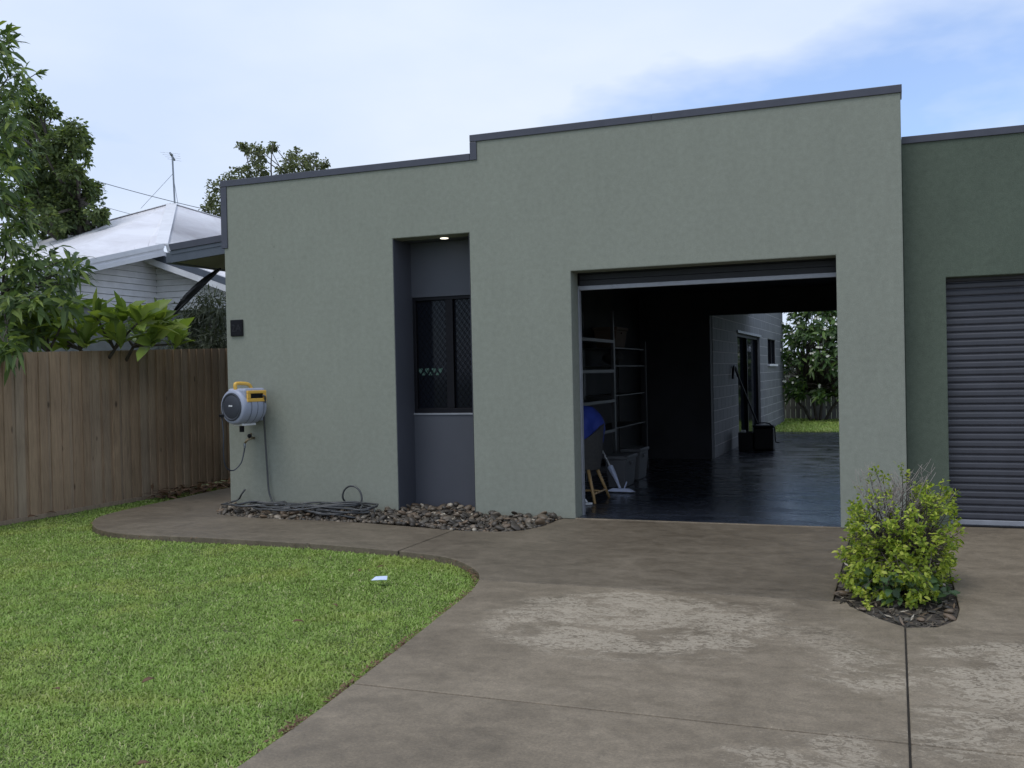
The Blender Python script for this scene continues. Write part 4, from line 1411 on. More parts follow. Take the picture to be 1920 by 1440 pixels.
# ------------------------------------------------------------------ neighbour's house
nb = thing('neighbour_house', (-15.5, 8.0, -0.1), 'white weatherboard house with pale tin hip roof beyond the fence', 'house')
A = at(322, 382, 25.5)
B = at(40, 459, 26.5)
B2 = at(-120, 500, 27.5)
K = on_x(303, 457, -14.5)
E0 = on_x(40, 512, -14.5)
E1 = on_x(-120, 545, -14.5)
Rr = at(560, 452, 27.5)
A2 = A + Vector((-2.0, 5.0, -2.2))
th_ = Vector((0, 0, -0.04))
def sheet(name, poly, mat, parent, t=0.04, bevel=0):
    n = len(poly)
    vs = [Vector(p) for p in poly] + [Vector(p) - Vector((0, 0, t)) for p in poly]
    fs = [tuple(range(n)), tuple(reversed(range(n, 2 * n)))] + [(i, n + i, n + (i + 1) % n, (i + 1) % n) for i in range(n)]
    return MB().add(vs, fs).build(name, mat, parent)
def rib_strip(P0, P1, Q0, Q1, n, name, parent):
    """roof sheets: each sheet a piece of its own between eave edge P and ridge edge Q"""
    for i in range(n):
        t0, t1 = i / n, (i + 1) / n
        a, b_ = P0.lerp(P1, t0), P0.lerp(P1, t1)
        c_, d_ = Q0.lerp(Q1, t0), Q0.lerp(Q1, t1)
        g_ = 0.012
        sheet(name, [a.lerp(b_, g_), b_.lerp(a, g_), d_.lerp(c_, g_), c_.lerp(d_, g_)], M['tin'], parent, 0.05 + 0.012 * (i % 2))
rootroof = sheet('roof', [E1, E0, K, A, B, B2], M['tin'], nb, 0.03)
for v in rootroof.data.vertices: v.co.z -= 0.03
rib_strip(E0, K, B, A, 9, 'roof_sheet', rootroof)
rib_strip(E1, E0, B2, B, 3, 'roof_sheet', rootroof)
rib_strip(K, Rr, A + (K - A) * 0.02, A, 1, 'roof_sheet', rootroof)
sheet('roof_end', [K, Rr, A], M['tin'], nb, 0.04)
def ridge_cap(p, q, w_, name='ridge_cap'):
    d = (q - p).normalized()
    s = d.cross(Vector((0, 0, 1))).normalized()
    u = s.cross(d)
    MB().obox((p + q) / 2 + u * 0.006, (q - p) / 2, s * w_, u * 0.008).build(name, M['white_paint'], rootroof, bevel=0.01)
ridge_cap(A, K + (K - A).normalized() * 0.05, 0.13)
ridge_cap(A, B, 0.07)
ridge_cap(A, Rr, 0.07)
# gutter along the eave in stepped ribs
for i, (z0, z1, off) in enumerate(((0.00, -0.10, 0.10), (-0.10, -0.17, 0.07), (-0.17, -0.26, 0.10))):
    g_ = MB()
    o_ = Vector((off, -off * 0.3, 0))
    a, b_ = E1 + o_, K + o_
    g_.add([a + Vector((0, 0, z0)), b_ + Vector((0, 0, z0)), b_ + Vector((0, 0, z1)), a + Vector((0, 0, z1)),
            E1 + Vector((-.05, 0, z0)), K + Vector((-.05, 0, z0)), K + Vector((-.05, 0, z1)), E1 + Vector((-.05, 0, z1))],
           [(0, 1, 2, 3), (7, 6, 5, 4), (0, 4, 5, 1), (1, 5, 6, 2), (2, 6, 7, 3), (3, 7, 4, 0)])
    g_.build('gutter', M['white_paint'], nb)
sheet('fascia_return', [K + Vector((0.1, 0, 0)), K + Vector((0.9, 0.5, 0.0)), K + Vector((0.9, 0.6, -.25)), K + Vector((0.1, 0.1, -.25))], M['white_paint'], nb, 0.03)
# walls: backing plus each weatherboard
WX, WYn = -15.0, 7.65
NB0 = 2.0
wl_ = MB()
rz = lambda y_: 3.552 + (y_ - 3.858) * 0.2545
wl_.add([(x_, y_, z_) for x_ in (WX - 0.2, WX - 0.03) for (y_, z_) in ((-1.0, -0.1), (WYn + 0.2, -0.1), (WYn + 0.2, rz(WYn) - 0.2), (-1.0, rz(-1.0) - 0.2))],
        [(0, 1, 2, 3), (7, 6, 5, 4), (0, 4, 5, 1), (1, 5, 6, 2), (2, 6, 7, 3), (3, 7, 4, 0)])
wl_ = wl_.build('wall', M['under'], nb)
z = 3.18
while z < 4.75:
    mb = MB()
    yend = WYn
    ys_ = max(-1.0, 3.858 + (z + 0.30 - 3.552) / 0.2545)
    if ys_ > WYn - 0.1: ys_ = WYn - 0.1
    mb.add([(WX - 0.03, ys_, z), (WX + 0.018, ys_, z), (WX - 0.008, ys_, z + 0.125), (WX - 0.03, ys_, z + 0.125),
            (WX - 0.03, yend, z), (WX + 0.018, yend, z), (WX - 0.008, yend, z + 0.125), (WX - 0.03, yend, z + 0.125)],
           [(0, 1, 2, 3), (7, 6, 5, 4), (0, 4, 5, 1), (1, 5, 6, 2), (2, 6, 7, 3), (3, 7, 4, 0)])
    if z < 4.2:
        mb.build('weatherboard', M['board'], wl_)
    mb2 = MB()
    mb2.add([(WX, WYn + 0.03, z), (WX, WYn - 0.018, z), (WX, WYn + 0.008, z + 0.125), (WX, WYn + 0.03, z + 0.125),
             (-11.0, WYn + 0.03, z), (-11.0, WYn - 0.018, z), (-11.0, WYn + 0.008, z + 0.125), (-11.0, WYn + 0.03, z + 0.125)],
            [(0, 3, 2, 1), (4, 5, 6, 7), (0, 1, 5, 4), (1, 2, 6, 5), (2, 3, 7, 6), (3, 0, 4, 7)])
    if z < 4.1:
        mb2.build('weatherboard', M['board'], wl_)
    z += 0.132
MB().box(WX, -11.0, WYn + 0.03, WYn + 0.2, -0.1, 4.2).build('porch_wall', M['under'], nb)
MB().box(WX - 0.03, WX + 0.05, -1.0, WYn - 0.05, 3.02, 3.16).build('window_head', M['white_paint'], nb)
MB().box(WX + 0.05, -11.0, WYn - 0.06, WYn + 0.03, 3.02, 3.16).build('window_head', M['white_paint'], nb)
# lower raking roof over the porch
P0, P1 = on_y(272, 481, 7.25), on_y(440, 541, 7.25)
dn = (P1 - P0).normalized()
up_ = Vector((-dn.z, 0, dn.x))
if up_.z < 0: up_ = -up_
MB().obox((P0 + P1) / 2 - up_ * 0.06, (P1 - P0) / 2, (0, 0.02, 0), up_ * 0.06).build('barge_board', M['white_paint'], nb)
MB().obox((P0 + P1) / 2 + up_ * 0.075 + Vector((0, 0.05, 0)), (P1 - P0) / 2, (0, 0.05, 0), up_ * 0.07).build('barge_gutter', M['gutter'], nb)
MB().obox((P0 + P1) / 2 + up_ * 0.14 + Vector((0, 1.4, 0)), (P1 - P0) / 2, (0, 1.35, 0), up_ * 0.02).build('porch_roof', M['tin'], nb)

# television aerial on the neighbour's roof
ar = thing('tv_aerial', tuple(at(327, 384, 25.6)), 'thin television aerial with guy wires on the neighbouring white roof', 'aerial')
top = at(323, 289, 25.6)
bot = at(328, 388, 25.6)
mk = MB()
mk.tube([bot, top], 0.022, 8)
mk.build('mast', M['galv'], ar)
bm_ = MB()
a, b_ = at(319, 287, 25.4), at(327, 300, 26.2)
bm_.tube([a, b_], 0.03, 6)
bm_.build('boom', M['galv'], ar)
for i in range(4):
    p = a.lerp(b_, i / 3)
    d_ = Vector((0.24 - 0.03 * i, 0.09, -0.03))
    MB().tube([p - d_, p + d_], 0.0035, 5).build('element', M['galv'], ar)
for q in (at(264, 391, 25.0), at(334, 385, 25.8)):
    MB().tube([at(324, 326, 25.6), q], 0.006, 5).build('guy_wire', M['galv'], ar)
def cable(name, label, p, q, sag, r_=0.012):
    pts = []
    for i in range(17):
        t = i / 16
        v = Vector(p).lerp(Vector(q), t)
        v.z -= sag * 4 * t * (1 - t)
        pts.append(v)
    tag(MB().tube(pts, r_, 5).build(name, M['galv']), label, 'cable')
cable('overhead_cable', 'upper thin overhead wire crossing the sky behind the aerial', at(-60, 262, 34), at(520, 420, 40), 0.25, 0.014)
cable('overhead_cable', 'lower faint overhead wire dropping behind the white roof', at(60, 345, 34), at(420, 440, 38), 0.15, 0.009)

# black shade cloth stretched from the eave corner
scm = MB()
p, q = at(414, 503, 12.6), at(318, 598, 12.6)
n = 12
up2 = UPV * 1.0
rows = []
for i in range(n + 1):
    t = i / n
    c_ = p.lerp(q, t)
    w_ = 0.012 + 0.075 * math.sin(math.pi * t) ** 0.8
    off = (RGT * -0.62 + UPV * 0.78)
    low_ = c_ + RGT * 0.0
    rows.append((low_, c_ + off * w_, c_ + off * w_ * 0.5 + FWD * 0.05 * math.sin(t * 9)))
for i in range(n):
    a0, a1, am = rows[i]
    b0, b1, bm2 = rows[i + 1]
    scm.add([a0, am, b0, bm2, a1, b1], [(0, 1, 3, 2), (1, 4, 5, 3)])
so = scm.build('shade_cloth', M['cloth'])
sol = so.modifiers.new('thick', 'SOLIDIFY')
sol.thickness = 0.006
tag(so, 'narrow black shade cloth stretched down from the eave corner', 'shade cloth')
MB().tube([p, q], 0.014, 6).build('edge_rope', M['cloth'], so)

# ------------------------------------------------------------------ things on the wall
sg = thing('number_plaque', (-7.18, -0.01, 2.1), 'small black plaque with dark numerals on the green wall', 'sign')
MB().box(-7.262, -7.092, -0.022, -0.001, 2.008, 2.200).build('plate', M['black'], sg, bevel=0.004)
MB().box(-7.250, -7.104, -0.0245, -0.022, 2.022, 2.186).build('inset_panel', M['frame'], sg)
cu = bpy.data.curves.new('numerals', 'FONT')
cu.body = '2A'
cu.size = 0.12
cu.align_x = 'CENTER'
cu.extrude = 0.0015
to = bpy.data.objects.new('numerals_src', cu)
COL.objects.link(to)
bpy.context.view_layer.update()
me = bpy.data.meshes.new_from_object(to.evaluated_get(bpy.context.evaluated_depsgraph_get()))
bpy.data.objects.remove(to)
for v in me.vertices:
    x, y_, z_ = v.co
    v.co = (-7.177 + x, -0.0265 - z_, 2.062 + y_)
me.materials.clear()
me.materials.append(M['num'])
link('numerals', me, sg)

RC = on_y(437, 763, -0.42)
RA = Vector((-0.20, -0.98, 0)).normalized()       # drum axis, out from the wall
RS = Vector((0.98, -0.20, 0)).normalized()        # to the right
Z = Vector((0, 0, 1))
reel = thing('hose_reel', (RC.x, 0, 0.9), 'grey and yellow retractable hose reel mounted on the green wall', 'hose reel')
bd = MB()
bd.lathe([(0.02, 0.160), (0.014, 0.182), (0.0, 0.194), (-0.02, 0.200), (-0.06, 0.203), (-0.15, 0.206), (-0.24, 0.204), (-0.30, 0.196), (-0.335, 0.178), (-0.345, 0.15)], RC, RA, Z, 40)
bd = bd.build('drum_body', M['reel_body'], reel, smooth='auto')
ft = MB()
hc = RC - RA * 0.17 + RS * 0.035 + Z * 0.145
ft.obox(hc, RA * 0.155, RS * 0.145, Z * 0.062)
ft.build('top_housing', M['reel_body'], reel, bevel=0.03, segs=3)
MB().lathe([(0.002, 0.163), (0.026, 0.159), (0.031, 0.145), (0.024, 0.132), (0.030, 0.118), (0.036, 0.04), (0.037, 0.005)], RC, RA, Z, 40).build('side_disc', M['reel_disc'], reel, smooth='auto')
bdg = MB()
for i in range(5):
    c_ = RC + RA * 0.037 + RS * (-0.024 + i * 0.012) + Z * 0.012
    bdg.obox(c_, RA * 0.002, RS * 0.0045, Z * (0.010 if i in (0, 3) else 0.007))
bdg.build('badge', M['badge'], reel)
for k in range(3):
    bd2 = MB()
    dd = -0.09 - 0.09 * k
    bd2.lathe([(dd - 0.003, 0.2075), (dd, 0.2085), (dd + 0.003, 0.2075)], RC, RA, Z, 40, caps=False)
    bd2.build('seam', M['reel_disc'], reel)
oc = RC - RA * 0.175 + RS * 0.192 + Z * 0.118
ob = MB()
for (dy0, dy1, dz0, dz1) in ((-0.14, 0.14, 0.028, 0.062), (-0.14, 0.14, -0.066, -0.026), (-0.14, -0.092, -0.026, 0.028), (0.092, 0.14, -0.026, 0.028)):
    ob.obox(oc + RA * (dy0 + dy1) / 2 + Z * (dz0 + dz1) / 2, RA * (dy1 - dy0) / 2, RS * 0.012, Z * (dz1 - dz0) / 2)
ob.build('hose_outlet', M['yellow'], reel, bevel=0.006)
MB().obox(oc - RS * 0.006, RA * 0.092, RS * 0.006, Z * 0.028).build('outlet_slot', M['black'], reel)
hn = MB()
hp = [RC - RA * 0.03 + Z * 0.165, RC - RA * 0.02 + Z * 0.240, RC - RA * 0.045 + Z * 0.262, RC - RA * 0.17 + Z * 0.258, RC - RA * 0.235 + Z * 0.235, RC - RA * 0.265 + Z * 0.175]
for k in range(len(hp) - 1):
    pass
hn.tube(smooth_curve([h + RS * 0.02 for h in hp], 5), 0.021, 10)
hn.build('carry_handle', M['yellow'], reel, smooth=True)
MB().obox(RC - RA * 0.17 - Z * 0.205, RA * 0.10, RS * 0.07, Z * 0.012).build('base_lip', M['badge'], reel, bevel=0.005)
MB().obox(RC - RA * 0.12 - Z * 0.25, RA * 0.02, RS * 0.02, Z * 0.04).build('pivot_pin', M['black'], reel, bevel=0.004)
wb = MB()
wb.box(RC.x - 0.02, RC.x + 0.10, -0.085, -0.001, 1.02, 1.36)
wb.build('wall_bracket', M['reel_body'], reel, bevel=0.008)
MB().obox(RC - RS * 0.17 - Z * 0.10 - RA * 0.0, RA * 0.03, RS * 0.035, Z * 0.018).build('inlet', M['black'], reel, bevel=0.005)

tp = thing('garden_tap', (-6.97, 0, 0.8), 'small brass garden tap under the hose reel', 'tap')
T0 = on_y(468, 822, -0.09)
mb = MB()
mb.tube([(T0.x, -0.001, T0.z), (T0.x, -0.07, T0.z), (T0.x - 0.03, -0.10, T0.z - 0.02), (T0.x - 0.055, -0.11, T0.z - 0.06)], [0.013, 0.015, 0.014, 0.012], 10)
mb.build('spout', M['brass'], tp, smooth=True)
MB().lathe([(0, 0.022), (0.02, 0.026), (0.03, 0.02)], (T0.x, -0.085, T0.z + 0.02), (0.2, -0.6, 0.5), (0, 1, 0), 10).build('tap_handle', M['black'], tp)
MB().lathe([(0, 0.012), (0.05, 0.012)], (T0.x, -0.06, T0.z + 0.01), (0, 0, 1), (1, 0, 0), 8).build('valve_stem', M['brass'], tp)
MB().lathe([(0, 0.014), (0.03, 0.016), (0.055, 0.013)], (T0.x - 0.055, -0.11, T0.z - 0.055), (0, 0, -1), (1, 0, 0), 10).build('hose_connector', M['galv'], tp)

lead = smooth_curve([Vector((T0.x - 0.055, -0.11, T0.z - 0.10)), on_y(457, 850, -0.12), on_y(452, 868, -0.16), on_y(440, 881, -0.22), on_y(430, 881, -0.28), on_y(422, 872, -0.34), on_y(419, 850, -0.38),
                     on_y(419, 815, -0.40), RC - RS * 0.19 - Z * 0.10], 7)
tag(MB().tube(lead, 0.0075, 8).build('lead_hose', M['reel_disc'], smooth=True), 'short dark leader hose looping from tap to reel', 'hose')

# long hose from the reel down the wall into the tangled pile
pts = [oc + RS * 0.0 - RA * 0.08, oc + RS * 0.03 - RA * 0.10 - Z * 0.02, on_y(495, 775, -0.10), on_y(497, 820, -0.05), on_y(501, 880, -0.04), on_y(504, 920, -0.05), on_y(510, 940, -0.08)]
def gz(x, y): return bed_h(x, y) + 0.05
cx0, cy0 = -6.45, -0.30
pts += [Vector((-6.62, -0.22, 0.10)), Vector((-6.35, -0.25, 0.10)), Vector((-6.0, -0.3, 0.10))]
rr_ = random.Random(4)
coils = [(-5.55, -0.42, 0.36, 0.26), (-5.60, -0.44, 0.42, 0.28), (-5.50, -0.40, 0.30, 0.20), (-5.75, -0.46, 0.42, 0.24), (-5.45, -0.44, 0.34, 0.27),
         (-6.10, -0.42, 0.40, 0.24), (-6.35, -0.42, 0.46, 0.22), (-6.55, -0.40, 0.30, 0.20), (-6.0, -0.44, 0.55, 0.26), (-5.6, -0.44, 0.42, 0.28)]
for ci, (cx, cy_, ax_, ay_) in enumerate(coils):
    ph = rr_.uniform(0, 6.28)
    cx += rr_.uniform(-.10, .10)
    cy_ += rr_.uniform(-.05, .05)
    rot_ = rr_.uniform(-.35, .35)
    tilt = rr_.uniform(-0.2, 0.2)
    for k in range(9):
        a = ph + k * 6.28 / 8.5
        x = cx + math.cos(a) * ax_ * rr_.uniform(.78, 1.12)
        y_ = min(-0.03, max(-0.66, cy_ + math.sin(a) * ay_ * rr_.uniform(.8, 1.1) + (x - cx) * rot_))
        z_ = max(gz(x, y_) + 0.006, 0.06) + 0.006 * ci * 0.8 + math.cos(a) * tilt * 0.2 + rr_.uniform(-.016, .020)
        pts.append(Vector((x, y_, z_)))
# upright loop against the wall
lc = Vector((-5.62, -0.06, 0.13))
for k in range(11):
    a = -2.2 + k * 0.63
    pts.append(lc + Vector((math.sin(a) * 0.135, -0.02 - 0.01 * k, 0.03 + math.cos(a) * 0.135)))
pts += [Vector((-5.4, -0.35, 0.14)), Vector((-5.9, -0.55, 0.12)), Vector((-6.5, -0.52, 0.09)), Vector((-6.9, -0.42, 0.08)), Vector((-7.15, -0.35, 0.08)), Vector((-7.28, -0.22, 0.06)), Vector((-7.2, -0.05, 0.09)), Vector((-7.12, -0.08, 0.16)), Vector((-7.08, -0.06, 0.22))]
tag(MB().tube(smooth_curve(pts, 7), 0.0105, 8).build('garden_hose', M['hose'], smooth=True), 'long grey garden hose hanging from the reel and heaped in coils on the stones', 'hose')

# ------------------------------------------------------------------ inside the garage
def shelf_unit(label, y0, y1, x0, x1, zs, htop, th, lip, post):
    t = thing('shelf_unit', ((x0 + x1) / 2, (y0 + y1) / 2, 0.004), label, 'shelf')
    for xx in (x0, x1 - post):
        for yy in (y0, y1 - post):
            MB().box(xx, xx + post, yy, yy + post, 0.005, htop).build('post', M['shelf'], t)
    for z in zs:
        MB().box(x0 + 0.005, x1 - post - 0.002, y0 + 0.002, y1 - 0.002, z - th, z).build('shelf', M['shelf'], t)
        if lip:
            MB().box(x1 - post - 0.001, x1 + 0.006, y0 + post, y1 - post, z - 0.035, z + 0.004).build('shelf_lip', M['shelf'], t)
shelf_unit('grey steel shelving nearest the garage door on the left wall', 1.25, 3.38, -4.02, -3.55, (0.30, 0.72, 1.12, 1.52, 1.92), 2.32, 0.02, True, 0.04)
shelf_unit('thin dark wire shelving deeper in the garage beside the rear partition', 3.46, 5.28, -4.02, -3.57, (0.72, 1.17, 1.58, 1.83), 1.95, 0.012, False, 0.022)

def crate(name, label, x0, x1, y0, y1, z0, h, mat, lid, cat='storage box'):
    t = thing(name, ((x0 + x1) / 2, (y0 + y1) / 2, z0), label, cat)
    tp_ = 0.03
    MB().add([(x0 + tp_, y0 + tp_, z0), (x1 - tp_, y0 + tp_, z0), (x1 - tp_, y1 - tp_, z0), (x0 + tp_, y1 - tp_, z0), (x0, y0, z0 + h), (x1, y0, z0 + h), (x1, y1, z0 + h), (x0, y1, z0 + h)],
             [(0, 3, 2, 1), (4, 5, 6, 7), (0, 1, 5, 4), (1, 2, 6, 5), (2, 3, 7, 6), (3, 0, 4, 7)]).build('tub', mat, t, bevel=0.012)
    MB().box(x0 - 0.015, x1 + 0.015, y0 - 0.015, y1 + 0.015, z0 + h + 0.001, z0 + h + 0.05).build('lid', lid, t, bevel=0.012)
    MB().box(x1 + 0.001, x1 + 0.02, (y0 + y1) / 2 - 0.06, (y0 + y1) / 2 + 0.06, z0 + h * 0.8, z0 + h * 0.9).build('handle', mat, t)
crate('plastic_tub', 'grey lidded plastic tub on the floor behind the chair legs', -3.50, -3.22, 2.62, 3.16, 0.004, 0.36, M['tub'], M['tub'])
crate('plastic_tub', 'grey lidded plastic tub furthest along the shelves', -3.53, -3.27, 3.55, 4.05, 0.004, 0.38, M['tub'], M['tub'])
crate('carton', 'dim brown carton on the upper wire shelf', -3.95, -3.62, 3.75, 4.35, 1.835, 0.24, M['carton'], M['carton'], 'carton')
# bundle of cloth on the wire shelf
def blob(name, label, cat, c, r, mat, seed):
    me = stone_mesh(seed, 3)
    me.materials.append(mat)
    o = link(name, me)
    o.location = c
    o.scale = r
    return tag(o, label, cat)
blob('cloth_bundle', 'dim grey rounded bundle on the second wire shelf', 'bundle', (-3.78, 4.1, 1.69), (0.17, 0.30, 0.11), M['taupe'], 21)

# tub chair with a blue bag
ch = thing('tub_chair', (-3.42, 1.42, 0.004), 'charcoal tub chair on pale pine legs just inside the garage', 'chair')
c0 = Vector((-3.44, 1.40, 0))
sh_ = MB()
n = 28
rings = []
for (z_, r_) in ((0.36, 0.20), (0.37, 0.225), (0.55, 0.255), (0.80, 0.285)):
    rings.append((z_, r_))
vs, fs = [], []
for inner in (0, 1):
    for (z_, r_) in rings:
        for k in range(n):
            a = 2 * math.pi * k / n
            hh = z_
            if z_ == 0.80:
                hh = 0.62 + 0.30 * (0.5 + 0.5 * math.cos(a - math.radians(35))) ** 1.2
            rr2 = r_ - (0.04 if inner else 0)
            vs.append((c0.x + math.cos(a) * rr2, c0.y + math.sin(a) * rr2 * 1.0, hh if not inner else max(hh - 0.004, 0.45)))
m4 = len(rings)
for inner in (0, 1):
    for i in range(m4 - 1):
        for k in range(n):
            k2 = (k + 1) % n
            q = [inner * m4 * n + i * n + k, inner * m4 * n + i * n + k2, inner * m4 * n + (i + 1) * n + k2, inner * m4 * n + (i + 1) * n + k]
            fs.append(tuple(q))
for k in range(n):
    k2 = (k + 1) % n
    fs.append(((m4 - 1) * n + k, (m4 - 1) * n + k2, m4 * n + (m4 - 1) * n + k2, m4 * n + (m4 - 1) * n + k))
fs.append(tuple(range(n)))
sh_.add(vs, fs)
sh_.build('shell', M['taupe'], ch, smooth='auto')
MB().lathe([(0.44, 0.21), (0.48, 0.215), (0.50, 0.19)], (c0.x, c0.y, 0), Z, (1, 0, 0), 24).build('seat', M['taupe'], ch, smooth=True)
feet = [(-3.19, 1.10), (-3.19, 1.70), (-3.70, 1.12), (-3.70, 1.70)]
for (fx, fy) in feet:
    tpv = Vector((c0.x + (fx - c0.x) * 0.55, c0.y + (fy - c0.y) * 0.55, 0.37))
    MB().tube([Vector((fx, fy, 0.006)), tpv], [0.016, 0.022], 10).build('leg', M['pine'], ch, smooth=True)
def legpt(i, z_):
    fx, fy = feet[i]
    b2 = Vector((fx, fy, 0.006))
    tpv = Vector((c0.x + (fx - c0.x) * 0.55, c0.y + (fy - c0.y) * 0.55, 0.37))
    return b2.lerp(tpv, z_ / 0.364)
MB().tube([legpt(0, 0.10), legpt(1, 0.10)], 0.012, 8).build('stretcher', M['pine'], ch)
MB().tube([legpt(0, 0.11).lerp(legpt(1, 0.11), 0.5), legpt(2, 0.11).lerp(legpt(3, 0.11), 0.5)], 0.012, 8).build('stretcher', M['pine'], ch)
bagc = blob('blue_bag', 'bright blue fabric bag heaped on the tub chair', 'bag', (-3.34, 1.38, 0.82), (0.24, 0.26, 0.29), M['blue'], 33)
nz = bagc.modifiers.new('folds', 'DISPLACE')
tx = bpy.data.textures.new('folds', 'CLOUDS')
tx.noise_scale = 0.6
nz.texture = tx
nz.strength = 0.35

mp = thing('floor_mop', (-3.2, 2.35, 0.004), 'pale blue flat mop standing behind the tub chair', 'mop')
hd = on_z(1163, 921, 0.02)
jt = hd + Vector((0.0, 0.0, 0.05))
tp0 = on_y(1128, 842, hd.y + 0.35)
dirn = (tp0 - jt).normalized()
MB().add([hd + Vector((-0.17, -0.05, 0)), hd + Vector((0.15, -0.06, 0)), hd + Vector((0.19, 0.0, 0)), hd + Vector((0.15, 0.06, 0)), hd + Vector((-0.17, 0.05, 0)),
          hd + Vector((-0.10, -0.03, .035)), hd + Vector((0.1, -0.03, .035)), hd + Vector((0.12, 0.0, .035)), hd + Vector((0.1, 0.03, .035)), hd + Vector((-0.10, 0.03, .035))],
         [(4, 3, 2, 1, 0), (5, 6, 7, 8, 9), (0, 1, 6, 5), (1, 2, 7, 6), (2, 3, 8, 7), (3, 4, 9, 8), (4, 0, 5, 9)]).build('mop_head', M['mop'], mp)
MB().tube([hd + Vector((0.05, 0, 0.03)), hd + Vector((0.09, -.02, 0.12))], 0.008, 6).build('clip', M['mop'], mp)
L_m = (tp0 - jt).length
MB().tube([jt - Z * 0.02, jt + dirn * L_m * 0.25, jt + dirn * L_m * 0.52], [0.012, 0.026, 0.040], 8).build('wringer_sleeve', M['mop'], mp)
MB().tube([jt + dirn * L_m * 0.52, tp0], 0.011, 8).build('handle', M['sandal'], mp)

sd_ = thing('sandal', tuple(on_z(1096, 945, 0.005)), 'white sandal lying at the left edge of the garage opening', 'sandal')
s0 = on_z(1094, 946, 0.005)
so_ = MB()
ol = []
for k in range(20):
    a = 2 * math.pi * k / 20
    ol.append((s0.x - 0.02 + math.cos(a) * 0.13, s0.y + math.sin(a) * (0.046 + 0.008 * math.cos(a))))
so_.prism(ol, 0.006, 0.030)
so_.build('sole', M['sandal'], sd_, bevel=0.006)
MB().tube(smooth_curve([(s0.x - 0.05, s0.y - 0.045, 0.03), (s0.x - 0.01, s0.y - 0.03, 0.07), (s0.x + 0.04, s0.y, 0.04), (s0.x - 0.01, s0.y + 0.03, 0.07), (s0.x - 0.05, s0.y + 0.045, 0.03)], 6), 0.010, 6).build('strap', M['sandal'], sd_, smooth=True)

# black cases and a pole tool by the sliding door
bc = thing('black_crate', (-2.55, 8.85, 0.004), 'low black open crate by the sliding door of the block wall', 'crate')
cr_ = MB()
x0, x1, y0, y1, h = -2.70, -2.44, 8.70, 9.05, 0.33
for (a, b_, c_, d_) in ((x0, x1, y0, y0 + 0.02), (x0, x1, y1 - 0.02, y1), (x0, x0 + 0.02, y0 + 0.02, y1 - 0.02), (x1 - 0.02, x1, y0 + 0.02, y1 - 0.02)):
    cr_.box(a, b_, c_, d_, 0.006, h)
cr_.box(x0 + 0.02, x1 - 0.02, y0 + 0.02, y1 - 0.02, 0.006, 0.03)
cr_.build('crate_sides', M['black'], bc)
MB().box(x0 + 0.05, x0 + 0.12, y0 + 0.06, y0 + 0.14, 0.05, 0.37).build('spray_can', M['badge'], bc)
bb = thing('black_tool_bag', (-2.25, 8.85, 0.004), 'boxy black tool bag with a strap hanging off its right side', 'tool bag')
MB().box(-2.43, -2.07, 8.70, 9.02, 0.006, 0.42).build('bag_body', M['black'], bb, bevel=0.03, segs=3)
MB().box(-2.44, -2.06, 8.69, 9.03, 0.421, 0.462).build('flap', M['black'], bb, bevel=0.015)
MB().tube(smooth_curve([(-2.40, 8.72, 0.44), (-2.36, 8.70, 0.50), (-2.16, 8.70, 0.50), (-2.10, 8.72, 0.45)], 5), 0.012, 6).build('carry_handle', M['black'], bb, smooth=True)
MB().tube(smooth_curve([(-2.08, 8.70, 0.44), (-2.045, 8.69, 0.40), (-2.035, 8.68, 0.22), (-2.02, 8.67, 0.16), (-1.96, 8.66, 0.15)], 5), 0.012, 6).build('strap', M['black'], bb, smooth=True)
pt = thing('pole_tool', (-2.5, 9.4, 0.004), 'black long-handled tool leaning on the block wall behind the bags', 'garden tool')
a, b_ = Vector((-2.80, 9.15, 1.50)), Vector((-2.35, 9.9, 0.02))
MB().tube([a, b_], 0.016, 8).build('shaft', M['black'], pt)
MB().tube(smooth_curve([a + Vector((0.0, -0.30, -0.18)), a + Vector((0.0, -0.18, 0.02)), a + Vector((0, 0.02, 0.03)), a.lerp(b_, 0.1)], 5), 0.024, 8).build('grip', M['black'], pt, smooth=True)
MB().box(b_.x - 0.1, b_.x + 0.12, b_.y - 0.06, b_.y + 0.06, 0.006, 0.08).build('tool_head', M['black'], pt, bevel=0.02)

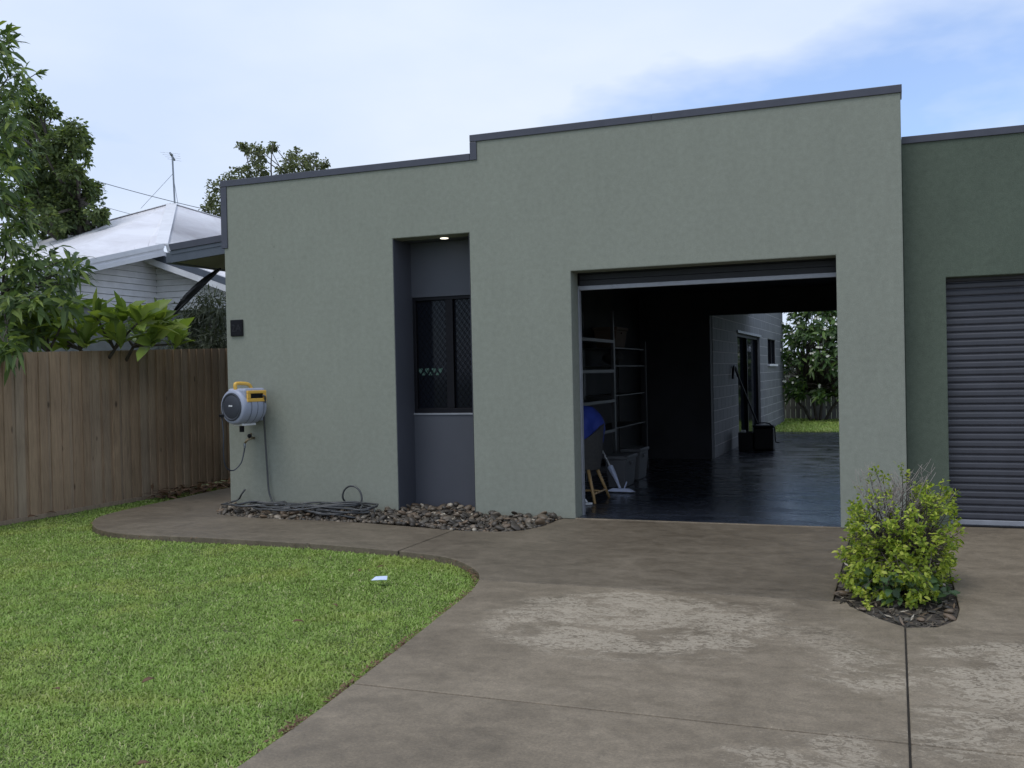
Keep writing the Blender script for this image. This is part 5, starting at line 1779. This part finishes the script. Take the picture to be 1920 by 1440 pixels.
# ------------------------------------------------------------------ small things on the lawn
pa = thing('paper_scrap', tuple(on_z(712, 1087, -0.03)), 'pale blue scrap of paper lying on the lawn', 'litter')
p0 = on_z(712, 1087, -0.005)
MB().add([p0 + Vector((-.055, -.03, 0)), p0 + Vector((.02, -.05, .012)), p0 + Vector((.06, .0, .004)), p0 + Vector((.035, .055, .02)), p0 + Vector((-.05, .03, .016)),
          p0 + Vector((-.055, -.03, -.003)), p0 + Vector((.02, -.05, .009)), p0 + Vector((.06, .0, .001)), p0 + Vector((.035, .055, .017)), p0 + Vector((-.05, .03, .013))],
         [(0, 1, 2, 3, 4), (9, 8, 7, 6, 5), (0, 5, 6, 1), (1, 6, 7, 2), (2, 7, 8, 3), (3, 8, 9, 4), (4, 9, 5, 0)]).build('paper', M['paper'], pa)
spots_ = [(548, 1166, 0.075, 'red-brown fallen leaf in the middle of the lawn'), (622, 1133, 0.06, 'tan fallen leaf on the lawn behind the red-brown one'), (112, 1293, 0.06, 'orange-brown fallen leaf near the left edge of the lawn'),
          (255, 1434, 0.055, 'pinkish fallen leaf at the bottom of the lawn'), (676, 1068, 0.05, 'pale fallen leaf beside the paper scrap'), (290, 1272, 0.07, 'dry tan leaf left of centre on the lawn'), (720, 1062, 0.06, 'brown twiggy leaf just behind the paper scrap'),
          (52, 970, 0.14, 'brown bark piece on the grass under the fence, nearest the left edge'), (88, 961, 0.11, 'brown bark piece on the grass under the fence, right of its twin')]
for (px, py, s_, lab) in spots_:
    q = on_z(px, py, 0.002)
    a = random.uniform(0, 6.28)
    V_, T_ = leaf_arrays(np.array([q[:]]), unit(np.array([[math.cos(a), math.sin(a), 0.15]])), np.array([[0.2, 0.1, 1.0]]), np.array([s_]), np.array([s_ * 0.55]), np.array([0.25]), 0.35)
    o = tri_mesh('fallen_leaf', V_, T_, M['dry'])
    so2 = o.modifiers.new('t', 'SOLIDIFY')
    so2.thickness = 0.002
    tag(o, lab, 'leaf', 'leaves fallen on the lawn')
# heap of garden clippings in the corner beside the path
cl = Crown()
for _ in range(420):
    q = Vector((random.uniform(-9.2, -8.7), random.uniform(0.6, 3.2), 0))
    cl.P.append(np.array((q.x, q.y, random.uniform(-0.06, 0.06))))
    cl.D.append(np.array((random.gauss(0, 1), random.gauss(0, 1), random.uniform(-.1, .4))))
    cl.U.append(np.array((random.gauss(0, .3), random.gauss(0, .3), 1.0)))
    cl.L.append(random.uniform(.08, .2)); cl.W.append(random.uniform(.03, .06)); cl.dr.append(0.2)
tag(cl.build('leaf_litter', M['dry'], None), 'fallen leaves heaped against the fence beside the path', 'leaf litter', kind='stuff')
